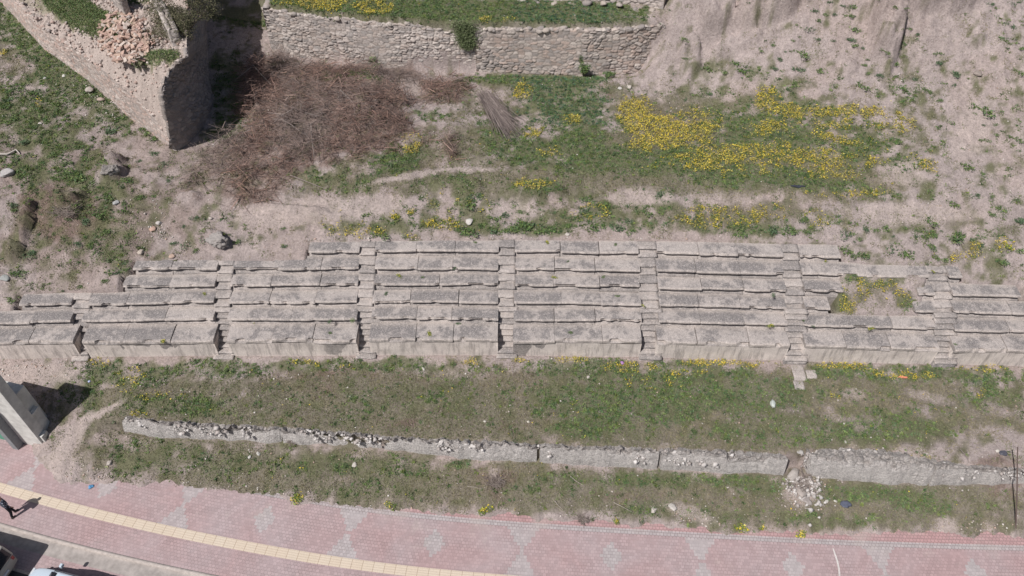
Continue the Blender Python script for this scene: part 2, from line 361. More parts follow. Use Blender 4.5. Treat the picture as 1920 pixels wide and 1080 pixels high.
# verge edge, photo coordinates at pavement level
ZP = -2.2
VE = P([-200, 0, 60, 82, 110, 180, 300, 400, 560, 740, 940, 1060, 1180, 1260, 1320, 1420, 1500, 1600, 1770, 1920, 2120],
       [780, 806, 840, 880, 906, 910, 906, 916, 938, 956, 966, 975, 986, 990, 996, 1000, 1000, 1001, 1002, 1005, 1008], ZP)
SBX = np.linspace(-200, 2120, 60)
SB = P(SBX, 667+np.interp(SBX, DXK, DYK)*.85, 0.0)            # foot of the podium wall
def H(X, Y, fine=True):
    X = np.asarray(X, float); Y = np.asarray(Y, float)
    ye = np.interp(X, VE[:, 0], VE[:, 1]); yb = np.interp(X, LWB[:, 0], LWB[:, 1]); yt = np.interp(X, LWT[:, 0], LWT[:, 1])
    ys = np.interp(X, SB[:, 0], SB[:, 1]); ytb = np.interp(X, TBW[:, 0], TBW[:, 1])
    ye = ye+(fbm(X*.9, X*0, s=151)-.5)*.55+(fbm(X*4.5, X*0, s=152)-.5)*.35
    # lower zone
    v = np.clip((Y-ye)/np.maximum(yb-ye, .5), 0, 1.0)
    zv = ZP-.04+(.79)*v**.75+np.where(Y < ye, (Y-ye)*.25, 0).clip(-.35, 0)
    m = np.clip((Y-yt)/np.maximum(ys-yt, .5), 0, 1.0); zm = -.52+.50*m**.8
    step = ss(-.02, .22, Y-yt)
    soft = np.clip((Y-ye)/np.maximum(ys-ye, .5), 0, 1); zs = ZP-.04+(-ZP+.02)*soft**.8+np.where(Y < ye, (Y-ye)*.25, 0).clip(-.35, 0)
    wl = ss(LWB[0, 0]-1.6, LWB[0, 0]+.2, X)
    low = zs*(1-wl)+(zv*(1-step)+zm*step)*wl
    # under the seats
    d = Y-ys
    und = .5*d-.35
    px, py = J(np.stack([X, Y, np.full_like(X, 2.2)], -1))
    gap = ss(1560, 1575, px)*(1-ss(1728, 1740, px))*ss(1.7, 1.8, d)*(1-ss(4.0, 4.2, d))
    und = und*(1-gap)+np.clip(1.80+.64*(d-1.95), 1.6, 2.85)*gap
    up = hill(X, Y)
    # terrace behind the long wall
    yw = np.interp(X, SW_BASE[:, 0], SW_BASE[:, 1])
    tm = ss(.15, .45, Y-yw)*ss(SW_BASE[0, 0]+.1, SW_BASE[0, 0]+.4, X)*(1-ss(SW_BASE[-1, 0]-1.4, SW_BASE[-1, 0]+.2, X))
    tz = 8.05+.06*(Y-yw)+.3*fbm(X*.5, Y*.5, s=9)
    up = up*(1-tm)+tz*tm
    seat = ss(.05, .3, d); back = ss(-.42, -.12, Y-ytb)
    z = low*(1-seat)+und*seat; z = z*(1-back)+up*back
    # relief
    amp = .28*back*(1-tm)+.10*(1-seat)*ss(.0, 1.2, Y-ye)
    z = z+amp*(fbm(X*.55, Y*.55, s=3)-.5)*ss(.2, 1.8, np.abs(Y-ytb))
    rough = back*(1-.5*tm)
    wf = ss(-1.6, -.25, Y-yw)*(1-ss(.1, .2, Y-yw))*ss(SW_BASE[0, 0]-1., SW_BASE[0, 0], X)*(1-ss(SW_BASE[-1, 0]-2.2, SW_BASE[-1, 0]-.4, X)); z = z*(1-wf)+4.92*wf
    z = z+rough*.16*(fbm(X*2.1, Y*2.1, s=5)-.5)*ss(0, .8, Y-ytb)
    w_ = (fbm(X*1.3, Y*1.3, o=3, s=161)-.5)*.8+(fbm(X*4, Y*4, o=3, s=162)-.5)*.35; w3 = vn(X*1.7, Y*1.7, s=163)+1.2*(fbm(X*3.1, Y*3.1, o=3, s=164)-.5)
    for (bx, by, ra, rb, rot_, h_) in BUMPS:
        c_, s_ = math.cos(rot_), math.sin(rot_); dx = X-bx; dy = Y-by
        q_ = np.sqrt(((dx*c_+dy*s_)/ra)**2+((-dx*s_+dy*c_)/rb)**2)+w_*.6
        z = z+h_*ss(1.12, .72, q_)*(.75+.5*w3)*back
    if fine:
        z = z+(.10*back+.05*(1-seat)*ss(-.1, .3, Y-ye)+.03)*(fbm(X*6, Y*6, o=3, s=6)-.5)
        # gullies on the bare slope
        sl = ss(1280, 1420, px)*(1-ss(230, 320, py))*back
        z = z+sl*.30*(np.abs(fbm(X*1.4, Y*1.1, o=5, s=166)-.5)-.1)*1.4+sl*.08*(fbm(X*.9, Y*.25, s=21)-.5)*2
    return z
def G(px, py, it=14):
    """ground point seen at px,py"""
    px = np.atleast_1d(np.asarray(px, float)); py = np.atleast_1d(np.asarray(py, float))
    z = np.interp(py, [0, 130, 330, 448, 668, 840, 960], [8, 5.2, 4.7, 3.4, 0, -.6, -2.2])
    for i in range(it):
        p = P(px, py, z); z = z*.4+.6*H(p[:, 0], p[:, 1])
    p = P(px, py, z); p[:, 2] = H(p[:, 0], p[:, 1]); return p

# ------------------------------------------------------------------ cover maps (x, y, rx, ry, angle, weight)
def field(px, py, L):
    r = np.zeros_like(px)
    for e in L:
        x, y, a, b = e[:4]; an = math.radians(e[4]) if len(e) > 4 else 0; w = e[5] if len(e) > 5 else 1.
        c, s = math.cos(an), math.sin(an); dx = px-x; dy = py-y
        q = ((dx*c+dy*s)/a)**2+((-dx*s+dy*c)/b)**2
        r = r+w*np.clip(1.25-q, 0, 1)*(q < 1.25)
    return np.clip(r, 0, 1.3)
GREEN = [(1450, 770, 480, 75, 0, .16), (1100, 760, 300, 60, 0, .15), (500, 770, 380, 60, 0, .2), (800, 740, 200, 50, 0, .15), (1330, 270, 170, 70, 0, .2), (1560, 290, 190, 60, 0, .2), (1420, 215, 150, 60, 0, .35), (1000, 395, 420, 40, 0, .3), (1450, 420, 200, 22, 0, .35), (620, 430, 60, 16, 0, .3), (660, 145, 60, 16, 0, .6), (600, 320, 60, 20, 0, .4), (790, 215, 50, 16, 0, .5), (740, 290, 60, 24, 0, .4), (400, 250, 40, 20, 0, .4), (120, 350, 150, 60, 0, .2), (200, 480, 100, 50, 0, .18), (430, 420, 90, 40, 0, .18), (760, 20, 450, 36, 0, 1), (1310, 150, 60, 40, 0, .3), (1850, 350, 60, 110, 0, .25), (1900, 230, 30, 60, 0, .25), (60, 70, 130, 45, 40), (110, 130, 130, 36, 42, 1), (190, 190, 90, 22, 42, .9), (50, 190, 90, 60, 0, .6), (130, 230, 120, 60, 0, .42), (60, 290, 120, 50, 0, .38), (120, 330, 130, 40, 0, .3), (190, 420, 90, 90, 0, .28), (60, 500, 40, 60, 0, .3), (215, 500, 30, 20, 0, .7), (60, 400, 60, 60, 0, .1),
         (150, 30, 60, 40, 30, .0), (430, 200, 40, 60, 0, .6), (420, 130, 40, 50, 0, .5), (850, 42, 400, 9, 0, .8), (560, 40, 90, 8, 0, .6), (650, 15, 180, 22, 0, 1), (830, 28, 120, 28, 0, 1), (1050, 28, 170, 26, 0, 1), (868, 55, 16, 32, 0, 1),  # green cover in the ravine beside the tower deepens its shade by colour
         (1060, 185, 100, 48, 0, 1.1), (1000, 150, 140, 16, 0, 1), (950, 255, 60, 60, 0, .6), (1060, 290, 120, 40, 0, .7), (1230, 300, 170, 34, 0, .65), (1290, 300, 60, 30, 0, .5), (1400, 330, 150, 22, 0, .7), (1550, 350, 120, 14, 0, .8), (1700, 365, 90, 12, 0, .6), (1100, 235, 90, 30, 0, .6),
         (740, 305, 70, 26, -20, .7), (650, 345, 60, 22, 0, .5), (560, 330, 60, 20, 0, .3), (870, 365, 22, 45, 0, .8), (810, 345, 60, 18, 0, .5), (1005, 352, 55, 18, 0, .8), (770, 425, 160, 16, 0, .5), (1000, 430, 90, 14, 0, .9), (1120, 410, 40, 28, 0, .8), (1200, 425, 60, 14, 0, .7), (1245, 375, 25, 25, 0, .5), (1400, 432, 130, 10, 0, .7),
         (1500, 250, 170, 60, 0, .45), (1440, 150, 60, 30, 30, .55), (1640, 290, 80, 40, 0, .35), (1555, 210, 26, 12, 0, .8), (1490, 330, 60, 16, 0, .6), (1690, 180, 60, 25, 0, .4), (1770, 260, 30, 40, 0, .3), (1700, 330, 60, 20, 0, .4), (1860, 460, 50, 30, 20, .45), (1730, 450, 90, 22, 0, .35), (1880, 380, 60, 50, 0, .25), (1900, 60, 40, 60, 0, .3),
         (1640, 525, 80, 12, 0, .7), (1575, 560, 22, 25, 0, .8), (1700, 570, 25, 18, 0, .8),
         (220, 700, 110, 28, 0, .9), (420, 690, 120, 18, 0, .9), (620, 686, 120, 14, 0, .7), (760, 685, 90, 14, 0, .8), (900, 690, 60, 10, 0, .3), (1020, 690, 60, 18, 0, .6), (1120, 688, 80, 20, 0, .9), (1280, 695, 120, 22, 0, .8), (1560, 695, 60, 16, 0, .8), (1680, 700, 140, 20, 0, .7), (1850, 705, 90, 18, 0, .6),
         (150, 740, 60, 30, 30, .6), (330, 760, 120, 22, 0, .4), (1090, 800, 70, 22, 0, .8), (1180, 750, 200, 50, 0, .45), (1400, 740, 160, 40, 0, .5), (1650, 800, 160, 40, 0, .45), (1500, 810, 300, 30, 0, .3), (1850, 740, 80, 40, 0, .4),
         (330, 860, 160, 36, 8, .5), (250, 880, 70, 22, 0, .45), (560, 870, 130, 26, 0, .5), (740, 880, 110, 26, 0, .5), (700, 920, 120, 20, 0, .4), (880, 870, 40, 10, 0, .8), (1060, 910, 120, 26, 0, .5), (1250, 895, 140, 20, 0, .7), (1420, 910, 80, 26, 0, .6), (1210, 955, 60, 20, 0, .6), (1350, 965, 90, 20, 0, .5), (1620, 925, 90, 22, 0, .85), (1710, 935, 40, 22, 0, .9), (1550, 975, 120, 20, 0, .5), (1750, 950, 80, 20, 0, .4), (1560, 160, 20, 10, 0, .4)]
OLIVE = [(1100, 395, 560, 45, 0, .42), (1500, 410, 300, 40, 0, .35), (1820, 440, 140, 60, 0, .32), (150, 400, 210, 120, 0, .42), (1300, 240, 260, 90, 0, .45), (1600, 280, 190, 80, 0, .4), (900, 350, 330, 24, 0, .4), (1700, 170, 90, 60, 0, .25), (60, 520, 90, 60, 0, .35), (1000, 820, 950, 40, 2, .55), (900, 735, 800, 45, 0, .4), (700, 760, 620, 75, 0, .75), (1500, 770, 520, 75, 0, .9), (250, 760, 130, 50, 0, .6), (1300, 720, 620, 40, 0, .5), (350, 870, 220, 60, 8, .9), (700, 900, 330, 60, 5, 1), (1100, 920, 260, 55, 4, 1), (1450, 940, 330, 60, 0, .95), (1780, 950, 180, 60, 0, .9), (1000, 300, 300, 60, 0, .75), (1350, 300, 300, 70, 0, .6), (700, 320, 120, 40, -15, .7), (870, 240, 90, 60, 0, .4), (600, 350, 160, 25, 0, .3),
         (1450, 340, 320, 28, 0, .8), (1640, 370, 130, 14, 0, .6), (60, 180, 180, 160, 0, .5), (170, 380, 150, 60, 0, .15), (1000, 175, 180, 50, 0, .6), (760, 20, 450, 36, 0, 1), (1640, 550, 90, 36, 0, .5), (800, 430, 200, 16, 0, .4), (410, 330, 90, 40, 0, .4), (1400, 200, 260, 60, 0, .3), (880, 340, 200, 22, 0, .35), (200, 470, 60, 60, 0, .3)]
YEL = [(1310, 260, 170, 70, 0, .15), (1560, 255, 180, 70, 0, .16), (1450, 320, 250, 26, 0, .12), (1200, 240, 60, 60, 0, .12), (760, 435, 170, 14, 0, .2), (850, 380, 90, 40, 0, .22), (1190, 212, 34, 38, 0, .9), (1235, 250, 50, 34, 0, .7), (1300, 245, 60, 45, 0, .45), (1435, 185, 26, 34, -20, 1), (1475, 208, 40, 14, 12, 1), (1530, 212, 60, 10, 0, .9), (1600, 210, 60, 14, 0, .75), (1640, 208, 30, 10, 0, .8), (1555, 235, 60, 12, 0, .5), (1440, 240, 30, 16, 0, .7), (1570, 262, 50, 10, 10, .7), (1370, 290, 60, 20, 0, .55), (1320, 300, 50, 22, 0, .5), (1450, 290, 60, 25, 0, .4), (1640, 304, 26, 12, 0, .9), (1540, 300, 70, 22, 0, .4), (1680, 232, 40, 20, 0, .7), (1730, 300, 30, 20, 0, .3), (1560, 330, 60, 9, 0, .6), (1740, 320, 25, 15, 0, .4),
       (980, 170, 18, 20, 0, .8), (1075, 225, 26, 12, 0, .6), (1000, 250, 22, 12, 0, .5), (1040, 285, 40, 12, 0, .35), (1205, 275, 30, 14, 0, .6), (770, 270, 22, 22, -30, .55), (740, 405, 8, 10, 0, .6), (770, 400, 10, 8, 0, .5), (700, 440, 90, 10, 0, .4), (640, 420, 60, 25, 0, .35), (820, 420, 50, 12, 0, .4), (995, 345, 50, 12, 0, .6), (1110, 400, 40, 20, 0, .5), (1350, 410, 90, 26, 0, .5), (1300, 405, 30, 20, 0, .4), (1440, 400, 40, 20, 0, .45), (1530, 410, 40, 20, 0, .3), (1570, 366, 90, 6, 0, .6), (1640, 360, 80, 8, 0, .3), (1585, 575, 24, 18, 0, .7), (1640, 545, 70, 22, 0, .45), (1690, 560, 22, 22, 0, .5), (1885, 460, 22, 16, 0, .7), (1800, 480, 60, 12, 0, .4), (1825, 462, 12, 10, 0, .8),
       (590, 10, 80, 14, 0, .9), (700, 15, 40, 18, 0, .7), (650, 32, 60, 8, 0, .4), (955, 42, 24, 8, 0, .8), (910, 38, 12, 8, 0, .6), (1000, 50, 20, 6, 0, .5), (1160, 48, 40, 6, 0, .3), (200, 12, 8, 6, 0, .3), (8, 98, 8, 6, 0, .7), (75, 195, 8, 8, 0, .5),
       (190, 680, 24, 10, 0, .8), (245, 705, 30, 18, 0, .5), (230, 728, 40, 14, 0, .3), (650, 690, 30, 6, 0, .3), (560, 682, 60, 7, 0, .4), (880, 680, 30, 7, 0, .4), (975, 678, 16, 6, 0, .6), (1070, 676, 36, 8, 0, .8), (1180, 690, 60, 12, 0, .6), (1330, 682, 60, 8, 0, .8), (1290, 700, 60, 8, 0, .4), (1420, 684, 40, 7, 0, .6), (1580, 686, 60, 8, 0, .7), (1700, 705, 60, 8, 0, .6), (1640, 700, 60, 8, 0, .4), (1840, 692, 60, 8, 0, .5), (300, 745, 60, 14, 0, .25), (260, 780, 50, 8, 0, .4), (1835, 740, 12, 8, 0, .6), (1560, 745, 14, 6, 0, .5), (1220, 720, 80, 20, 0, .2), (1400, 305, 200, 30, 0, .18), (1720, 860, 40, 5, 0, .35)]
BROWN = [(130, 400, 110, 70, 20, .5), (250, 330, 60, 40, 0, .3), (430, 60, 40, 60, 0, .25), (420, 330, 130, 60, 0, .5), (760, 250, 90, 50, 0, .35), (560, 200, 130, 90, 0, 1), (640, 220, 120, 90, 0, 1), (700, 165, 110, 50, 0, .9), (430, 300, 90, 45, -20, .5), (520, 290, 110, 60, 0, .6), (820, 175, 80, 26, 0, .55), (500, 140, 60, 50, 0, .7), (855, 275, 22, 28, 0, .7), (470, 360, 70, 20, 0, .5), (1150, 170, 26, 30, 0, .5), (100, 400, 90, 45, 20, .45), (60, 440, 60, 40, 0, .3), (1380, 205, 20, 20, 0, .6),  # faint brown in the tower ravine also darkens the shade there
         (620, 720, 260, 35, 0, .35), (880, 790, 250, 26, 0, .4), (700, 700, 120, 14, 0, .3), (1890, 900, 60, 60, 0, .8), (930, 900, 30, 50, 0, .5), (1180, 930, 90, 22, 0, .4), (940, 700, 90, 30, 0, .3), (300, 800, 100, 10, 0, .4), (1350, 850, 500, 10, 0, .3), (850, 160, 120, 14, 0, .5), (900, 120, 20, 20, 0, .0), (1560, 905, 40, 30, 0, .4), (1810, 870, 120, 12, 0, .3), (780, 800, 60, 8, 0, .3)]
BARE = [(600, 395, 190, 26, -5, 1), (770, 330, 90, 7, -10, 1), (880, 318, 60, 6, 0, .9), (160, 790, 30, 10, -45, .9), (190, 775, 50, 7, -30, 1), (130, 830, 50, 20, -50, .9), (110, 870, 50, 30, 0, .6), (770, 165, 22, 22, 0, 1), (960, 395, 60, 22, 0, .7), (1200, 370, 60, 22, 0, .8), (1350, 375, 120, 18, 0, .5), (1700, 400, 160, 26, 0, .7), (60, 700, 100, 22, 0, .9), (1700, 320, 60, 30, 0, .6), (1820, 250, 40, 80, 20, .8), (1740, 745, 60, 12, 15, .55), (1600, 740, 30, 14, 0, .6), (925, 885, 16, 14, 0, .8), (1500, 920, 34, 34, 30, .9), (1290, 960, 60, 16, 20, .7), (1775, 990, 26, 24, 30, 1), (20, 580, 60, 20, 0, .7), (880, 700, 60, 14, 0, .4), (1670, 340, 60, 10, 0, .3)]
def cover(X, Y, Z):
    px, py = J(np.stack([X, Y, Z], -1))
    wx = (fbm(X*.8, Y*.8, s=31)-.5)*46; wy = (fbm(X*.8+9, Y*.8, s=32)-.5)*30
    wx2 = (fbm(X*3, Y*3, s=33)-.5)*16; wy2 = (fbm(X*3+9, Y*3, s=34)-.5)*12
    x = px+wx*.6+wx2; y = py+wy*.5+wy2*.8
    return px, py, field(x, y, GREEN), field(x, y, OLIVE), field(px+wx2, py+wy2*.7, YEL), field(x+wx*.6, y+wy*.7, BROWN)*(.62+.75*ss(.32, .6, fbm(X*.75, Y*.75, o=5, s=35))), field(px+wx2, py+wy2*.7, BARE)

# ------------------------------------------------------------------ ground sheet
def axis(a, b, step, far):
    c = np.arange(a, b+1e-6, step); l = [a]; s = step
    while l[-1] > -far: s *= 1.25; l.append(l[-1]-s)
    r = [b]; s = step
    while r[-1] < far: s *= 1.25; r.append(r[-1]+s)
    return np.r_[l[1:][::-1], c, r[1:]]
gx = axis(-37, 35, .115, 260); gy = axis(-15.5, 21.5, .115, 260)
GX, GY = np.meshgrid(gx, gy, indexing='ij'); GZ = H(GX, GY)
SOIL = np.array([.415, .350, .332])
def ground_colour(X, Y, Z):
    px, py, g, o, yl, br, ba = cover(X, Y, Z)
    n1 = fbm(X*1.2, Y*1.2, s=41); n2 = fbm(X*5, Y*5, s=42); n3 = fbm(X*.35, Y*.35, s=43); n5 = .5+(fbm(X*1.9, Y*1.9, o=6, s=44)-.5)*1.8
    c = SOIL*np.ones(X.shape+(1,))*(.86+.28*n1[..., None])*(.9+.2*n2[..., None])
    warm = ss(.45, .65, n3)[..., None]; c = c*(1-.25*warm)+.25*warm*np.array([.43, .33, .29])
    def lay(c, k, col): k = np.clip(k, 0, 1)[..., None]; return c*(1-k)+np.array(col)*k
    left = ss(420, 330, px)*ss(560, 480, py)*ss(200, 330, py)
    c = lay(c, left*.75*ss(.3, .6, n1), (.25, .195, .175))
    ko = ss(.12, .85, o*1.1+(n5-.5)*1.3+(n1-.5)*.6)*(1-.8*np.clip(ba, 0, 1))
    c = lay(c, ko*.8, (.178, .162, .112))
    kb = ss(.3, .8, br+(n2-.5)*.8)*(1-ba*.7); c = lay(c, kb*.75, (.215, .155, .13))
    kg = ss(.2, .85, g+(n5-.5)*1.3+(n1-.5)*.5)*(1-ba*.7); c = lay(c, kg*.7, (.14, .148, .076))
    c = lay(c, ss(.2, .8, ba+(n2-.5)*.5)*.55, (.50, .42, .385))
    return c
gc = ground_colour(GX, GY, GZ)
gme = mesh_np('ground', np.stack([GX, GY, GZ], -1).reshape(-1, 3), grid_faces(len(gx), len(gy)), gc.reshape(-1, 3), True)
tag(obj('ground', gme, MAT['ground']), kind='structure')

# ------------------------------------------------------------------ pavement following the tactile strip
TG = P([-160, -60, 0, 83, 190, 317, 450, 633, 840, 1000, 1300, 1600, 1920, 2120], [868, 897, 914, 940, 967, 997, 1023, 1056, 1080, 1092, 1110, 1127, 1137, 1141], ZP)
def extend(p, d0=120, d1=120):
    a = p[0]+(p[0]-p[1])/np.linalg.norm(p[0]-p[1])*d0; b = p[-1]+(p[-1]-p[-2])/np.linalg.norm(p[-1]-p[-2])*d1
    return np.vstack([a, p, b])
def smooth_path(p, step):
    s = np.r_[0, np.cumsum(np.linalg.norm(np.diff(p[:, :2], axis=0), axis=1))]
    n = int(s[-1]/step)+1; t = np.linspace(0, s[-1], n); q = np.stack([np.interp(t, s, p[:, 0]), np.interp(t, s, p[:, 1])], -1)
    for _ in range(40):
        q[1:-1] = (q[:-2]+2*q[1:-1]+q[2:])/4
    d = np.gradient(q, axis=0); d /= np.linalg.norm(d, axis=1)[:, None]; nn = np.stack([-d[:, 1], d[:, 0]], -1)
    s = np.r_[0, np.cumsum(np.linalg.norm(np.diff(q, axis=0), axis=1))]
    return q, nn, s
TQ, TN, TS = smooth_path(extend(TG), .5)
# u = 0 at the big grey figure seen at x=965 on the upper grey line
pz = P(965, 1036, ZP); u0 = TS[np.argmin(((TQ-pz[:2])**2).sum(1))]
def strip(name, v0, v1, z, mat, nv=2, kind='structure', solid=0.0, label=None, cat=None, srange=None):
    vv = np.linspace(v0, v1, nv); sel = slice(None) if srange is None else slice(*srange)
    q, nn, s = TQ[sel], TN[sel], TS[sel]-u0
    X = q[:, None, :]+nn[:, None, :]*vv[None, :, None]
    V = np.concatenate([X, np.full(X.shape[:2]+(1,), z)], -1).reshape(-1, 3); f = grid_faces(len(q), nv)[:, ::-1]
    uv = np.stack([np.repeat(s, nv), np.tile(vv, len(s))], -1)
    if solid:
        n = len(V); V = np.vstack([V, V-[0, 0, solid]]); uv = np.vstack([uv, uv])
        i = np.arange(len(q)-1)*nv; e0 = np.stack([i, i+nv, i+nv+n, i+n], -1); j = i+nv-1; e1 = np.stack([j+nv, j, j+n, j+nv+n], -1)
        f = np.vstack([f, e0, e1])
    me = mesh_np(name, V, f); l = me.uv_layers.new(name='UVMap')
    vi = np.empty(len(me.loops), np.int32); me.loops.foreach_get('vertex_index', vi); l.data.foreach_set('uv', uv[vi].astype(np.float32).ravel())
    o = obj(name, me, mat); tag(o, label, cat, kind=kind); return o
strip('pavement', -1.5, 5.6, ZP, MAT['pave'], 3)
strip('tactile_strip', -.235, .235, ZP+.012, MAT['tactile'], 3)
strip('kerb', -1.66, -1.5, ZP+.012, MAT['kerb'], 2, solid=.2)
strip('gutter', -2.3, -1.66, ZP-.10, MAT['gutter'], 2)
strip('parking_lane', -3.15, -2.3, ZP-.096, MAT['pave'], 2)
strip('lane_edging', -3.27, -3.15, ZP-.085, MAT['kerb'], 2, solid=.06)
asph = m_plain('asphalt', (.075, .075, .078), .9, 12, .25)
strip('road', -40, -3.27, ZP-.11, asph, 3)

ps = P([1562, 1566, 1570, 1573, 1575], [1028, 1040, 1052, 1066, 1090], ZP+.016); wv = np.array([.02, .035, .04, .035, .045])[:, None]*[1, 0, 0]
tag(obj('paint_streak', mesh_np('paint_streak', np.stack([ps-wv, ps+wv], 1).reshape(-1, 3), grid_faces(5, 2)), m_plain('spilt_lime', (.6, .57, .55), .9, 25, .3)), kind='structure')
# ------------------------------------------------------------------ seating
def seat_block(k, X0, X1, X0b, X1b, depth, zb, seed, podium=False):
    """one worn stone of a seat row; front lip follows the surveyed row line"""
    L = X1-X0; nx = max(4, int(L/.10)); t = np.linspace(0, 1, nx); X = X0+t*L
    ly = LY(k, X)+(vn(X*.45, k*3.1+X*0, s=57)-.5)*.10
    j = (_h(np.int64(seed), 3, 1, 5)-.5)*.09; jz = (_h(np.int64(seed), 5, 2, 5)-.5)*.045
    if podium: prof = [(1.0, .0), (.7, .005), (.4, .0), (.15, -.004), (.05, -.012), (.0, -.05), (.0, -.19), (.03, -.23), (.10, -.24), (.10, -.4)]
    else: prof = [(1.0, .0), (.7, .005), (.4, .0), (.15, -.004), (.05, -.012), (.0, -.045), (.0, -.11), (.12, -.13), (.24, -.19), (.24, -.32), (.10, -.385), (.05, -.50)]
    m = len(prof); V = np.zeros((nx, m+2, 3)); C = np.zeros((nx, m+2, 3))
    n1 = fbm(X*1.7, k*7.7+X*0, seed*.13, o=4, s=51); n2 = fbm(X*6, k*3.3+X*0, seed*.31, o=3, s=52); chip = ss(.57, .70, n1)
    wear = (n1-.35).clip(0)*.24+chip*.15+(n2-.5)*.07
    endw = np.exp(-(t*L/.07)**2)+np.exp(-((1-t)*L/.07)**2)
    wear = wear+endw*.02
    for a, (q, dz) in enumerate(prof):
        if a < 4: off = q*depth if a < 1 else (q*depth if q > .1 else q)
        else: off = q
        off = off if a in (0, 1, 2, 3) else q
        edge = {4: .8, 5: 1.0, 6: .55}.get(a, 0)
        y = ly+j+off+wear*edge
        z = ZR[k]+jz*(a < 9)+dz-wear*{3: .10, 4: .35, 5: .5}.get(a, 0)
        z = z+(fbm(X*2.5, y*2.5, k*5.1, o=3, s=53)-.5)*(.045 if a < 6 else 0)-endw*.008*(a < 6)
        if a >= 6: y = y+(fbm(X*3, z*5, k*2.2, o=3, s=54)-.5)*.03
        V[:, a] = np.stack([X, y, z], -1); C[:, a] = {0: .9, 3: .1, 4: .7, 5: .9, 6: .4}.get(a, .0 if a < 3 else .35)
    V[:, m] = np.stack([X, V[:, m-1, 1], np.full(nx, zb)], -1); V[:, m+1] = np.stack([X, ly+depth, np.full(nx, zb)], -1)
    C[:, m:] = .4
    w = m+2
    idx = np.arange(nx*w).reshape(nx, w); F = []
    for a in range(w):
        b = (a+1) % w; F.append(np.stack([idx[:-1, a], idx[:-1, b], idx[1:, b], idx[1:, a]], -1))
    F = [list(q) for q in np.vstack(F)]; F.append(list(idx[0][::-1])); F.append(list(idx[-1]))
    return V.reshape(-1, 3), F, C.reshape(-1, 3)
AIS = [[(134, 152), (130, 150), (131, 164), None, None, None],
       [(398, 423), (398, 425), (399, 428), (401, 430), (405, 434), None],
       [(667, 691), (668, 695), (668, 697), (670, 700), (671, 702), (673, 702)],
       [(933, 962), (934, 963), (934, 964), (934, 966), (934, 966), (935, 965)],
       [(1204, 1234), (1204, 1236), (1203, 1237), (1200, 1235), (1201, 1232), (1198, 1233)],
       [(1482, 1512), (1478, 1510), (1476, 1511), (1476, 1511), (1471, 1506), (1471, 1502)],
       [(1764, 1792), (1760, 1792), (1757, 1792), (1755, 1790), (1745, 1782), None]]
ROWX = [[(-170, 2090)], [(-170, 2090)], [(33, 1558), (1718, 2090)], [(228, 1583), (1724, 1917)], [(248, 1806)], [(577, 1578)]]
DEP = [1.16, .86, .86, .82, .95, .92]
BANKL = ['long low seating bank at the far left edge of the ruin, cut by the frame', 'stone seating bank between the first and second stairs from the left', 'stone seating bank between the second and third stairs, grass tuft on its tread',
         'stone seating bank just left of the centre stairs, small green weeds on its lowest seat', 'stone seating bank just right of the centre stairs, cracked rough second row',
         'stone seating bank between the fifth and sixth stairs, dark stain on its lowest seat', 'seating bank with a grassy gap where two of its rows are missing', 'stone seating bank at the far right end of the ruin, right of the last stairs']
banks = []
for b in range(8):
    px0 = -170 if b == 0 else AIS[b-1][0][1]; px1 = 2090 if b == 7 else AIS[b][0][0]
    loc = (WX(0, (max(px0, 0)+min(px1, 1920))/2), float(LY(0, WX(0, (px0+px1)/2))), 0.0)
    root = thing('seating_bank', BANKL[b], 'seating bank', loc, group='stone seating banks of the ruined stand')
    banks.append(root); sd_ = b*40
    for k in range(6):
        a0 = -1e4 if b == 0 else (AIS[b-1][k] or AIS[b-1][0])[1]; a1 = 1e4 if b == 7 else (AIS[b][k] or AIS[b][0])[0]
        segs = [(max(a0, r0), min(a1, r1)) for r0, r1 in ROWX[k]]; segs = [s for s in segs if s[1]-s[0] > 12]
        # a row end buried without stairs runs on across the missing aisle
        if not segs: continue
        row = bpy.data.objects.new('podium_row' if k == 0 else 'seat_row', None); COL.objects.link(row); row.parent = root
        row.location = (0, 0, 0)
        for s0, s1 in segs:
            A = WX(k, s0); B = WX(k, s1)
            n = max(1, int(round((B-A)/random.uniform(2.0, 2.8)))); cuts = [A]
            for i in range(1, n): cuts.append(A+(B-A)*i/n+random.uniform(-.25, .25))
            cuts.append(B)
            for i in range(n):
                sd_ += 1
                gp = random.choice([.004, .01, .02]); x0 = cuts[i]+(gp if i else 0); x1 = cuts[i+1]-(gp if i < n-1 else 0)
                v, f, c = seat_block(k, x0, x1, 0, 0, DEP[k], -.3 if k == 0 else (ZR[k]-1.45 if k == 1 else ZR[k]-1.1), sd_*7+k, k == 0)
                o = obj('seat_block', mesh_np('seat_block', v, f, c), MAT['seat'], row); settle(o, loc)
        if k == 0:
            for s0, s1 in segs:
                A = WX(0, s0); B = WX(0, s1); X = np.linspace(A-.012, B+.012, max(4, int((B-A)/.12)))
                zz = np.linspace(-.35, 1.03, 13); XX, ZZ = np.meshgrid(X, zz, indexing='ij')
                YY = LY(0, XX)+.055+(fbm(XX*2, ZZ*2, 0, o=4, s=60)-.5)*.06-(1.03-ZZ)*.03
                V1 = np.stack([XX, YY, ZZ], -1).reshape(-1, 3); nX = len(X); V2 = V1.copy(); V2[:, 1] += .8
                f1 = grid_faces(nX, 13); id_ = np.arange(nX*13).reshape(nX, 13)
                e = []
                for ed in (id_[0], id_[-1]): e.append(np.stack([ed[:-1], ed[1:], ed[1:]+nX*13, ed[:-1]+nX*13], -1))
                o = obj('podium_wall', mesh_np('podium_wall', np.vstack([V1, V2]), np.vstack([f1, f1[:, ::-1]+nX*13]+e)), MAT['podium'], root); settle(o, loc)
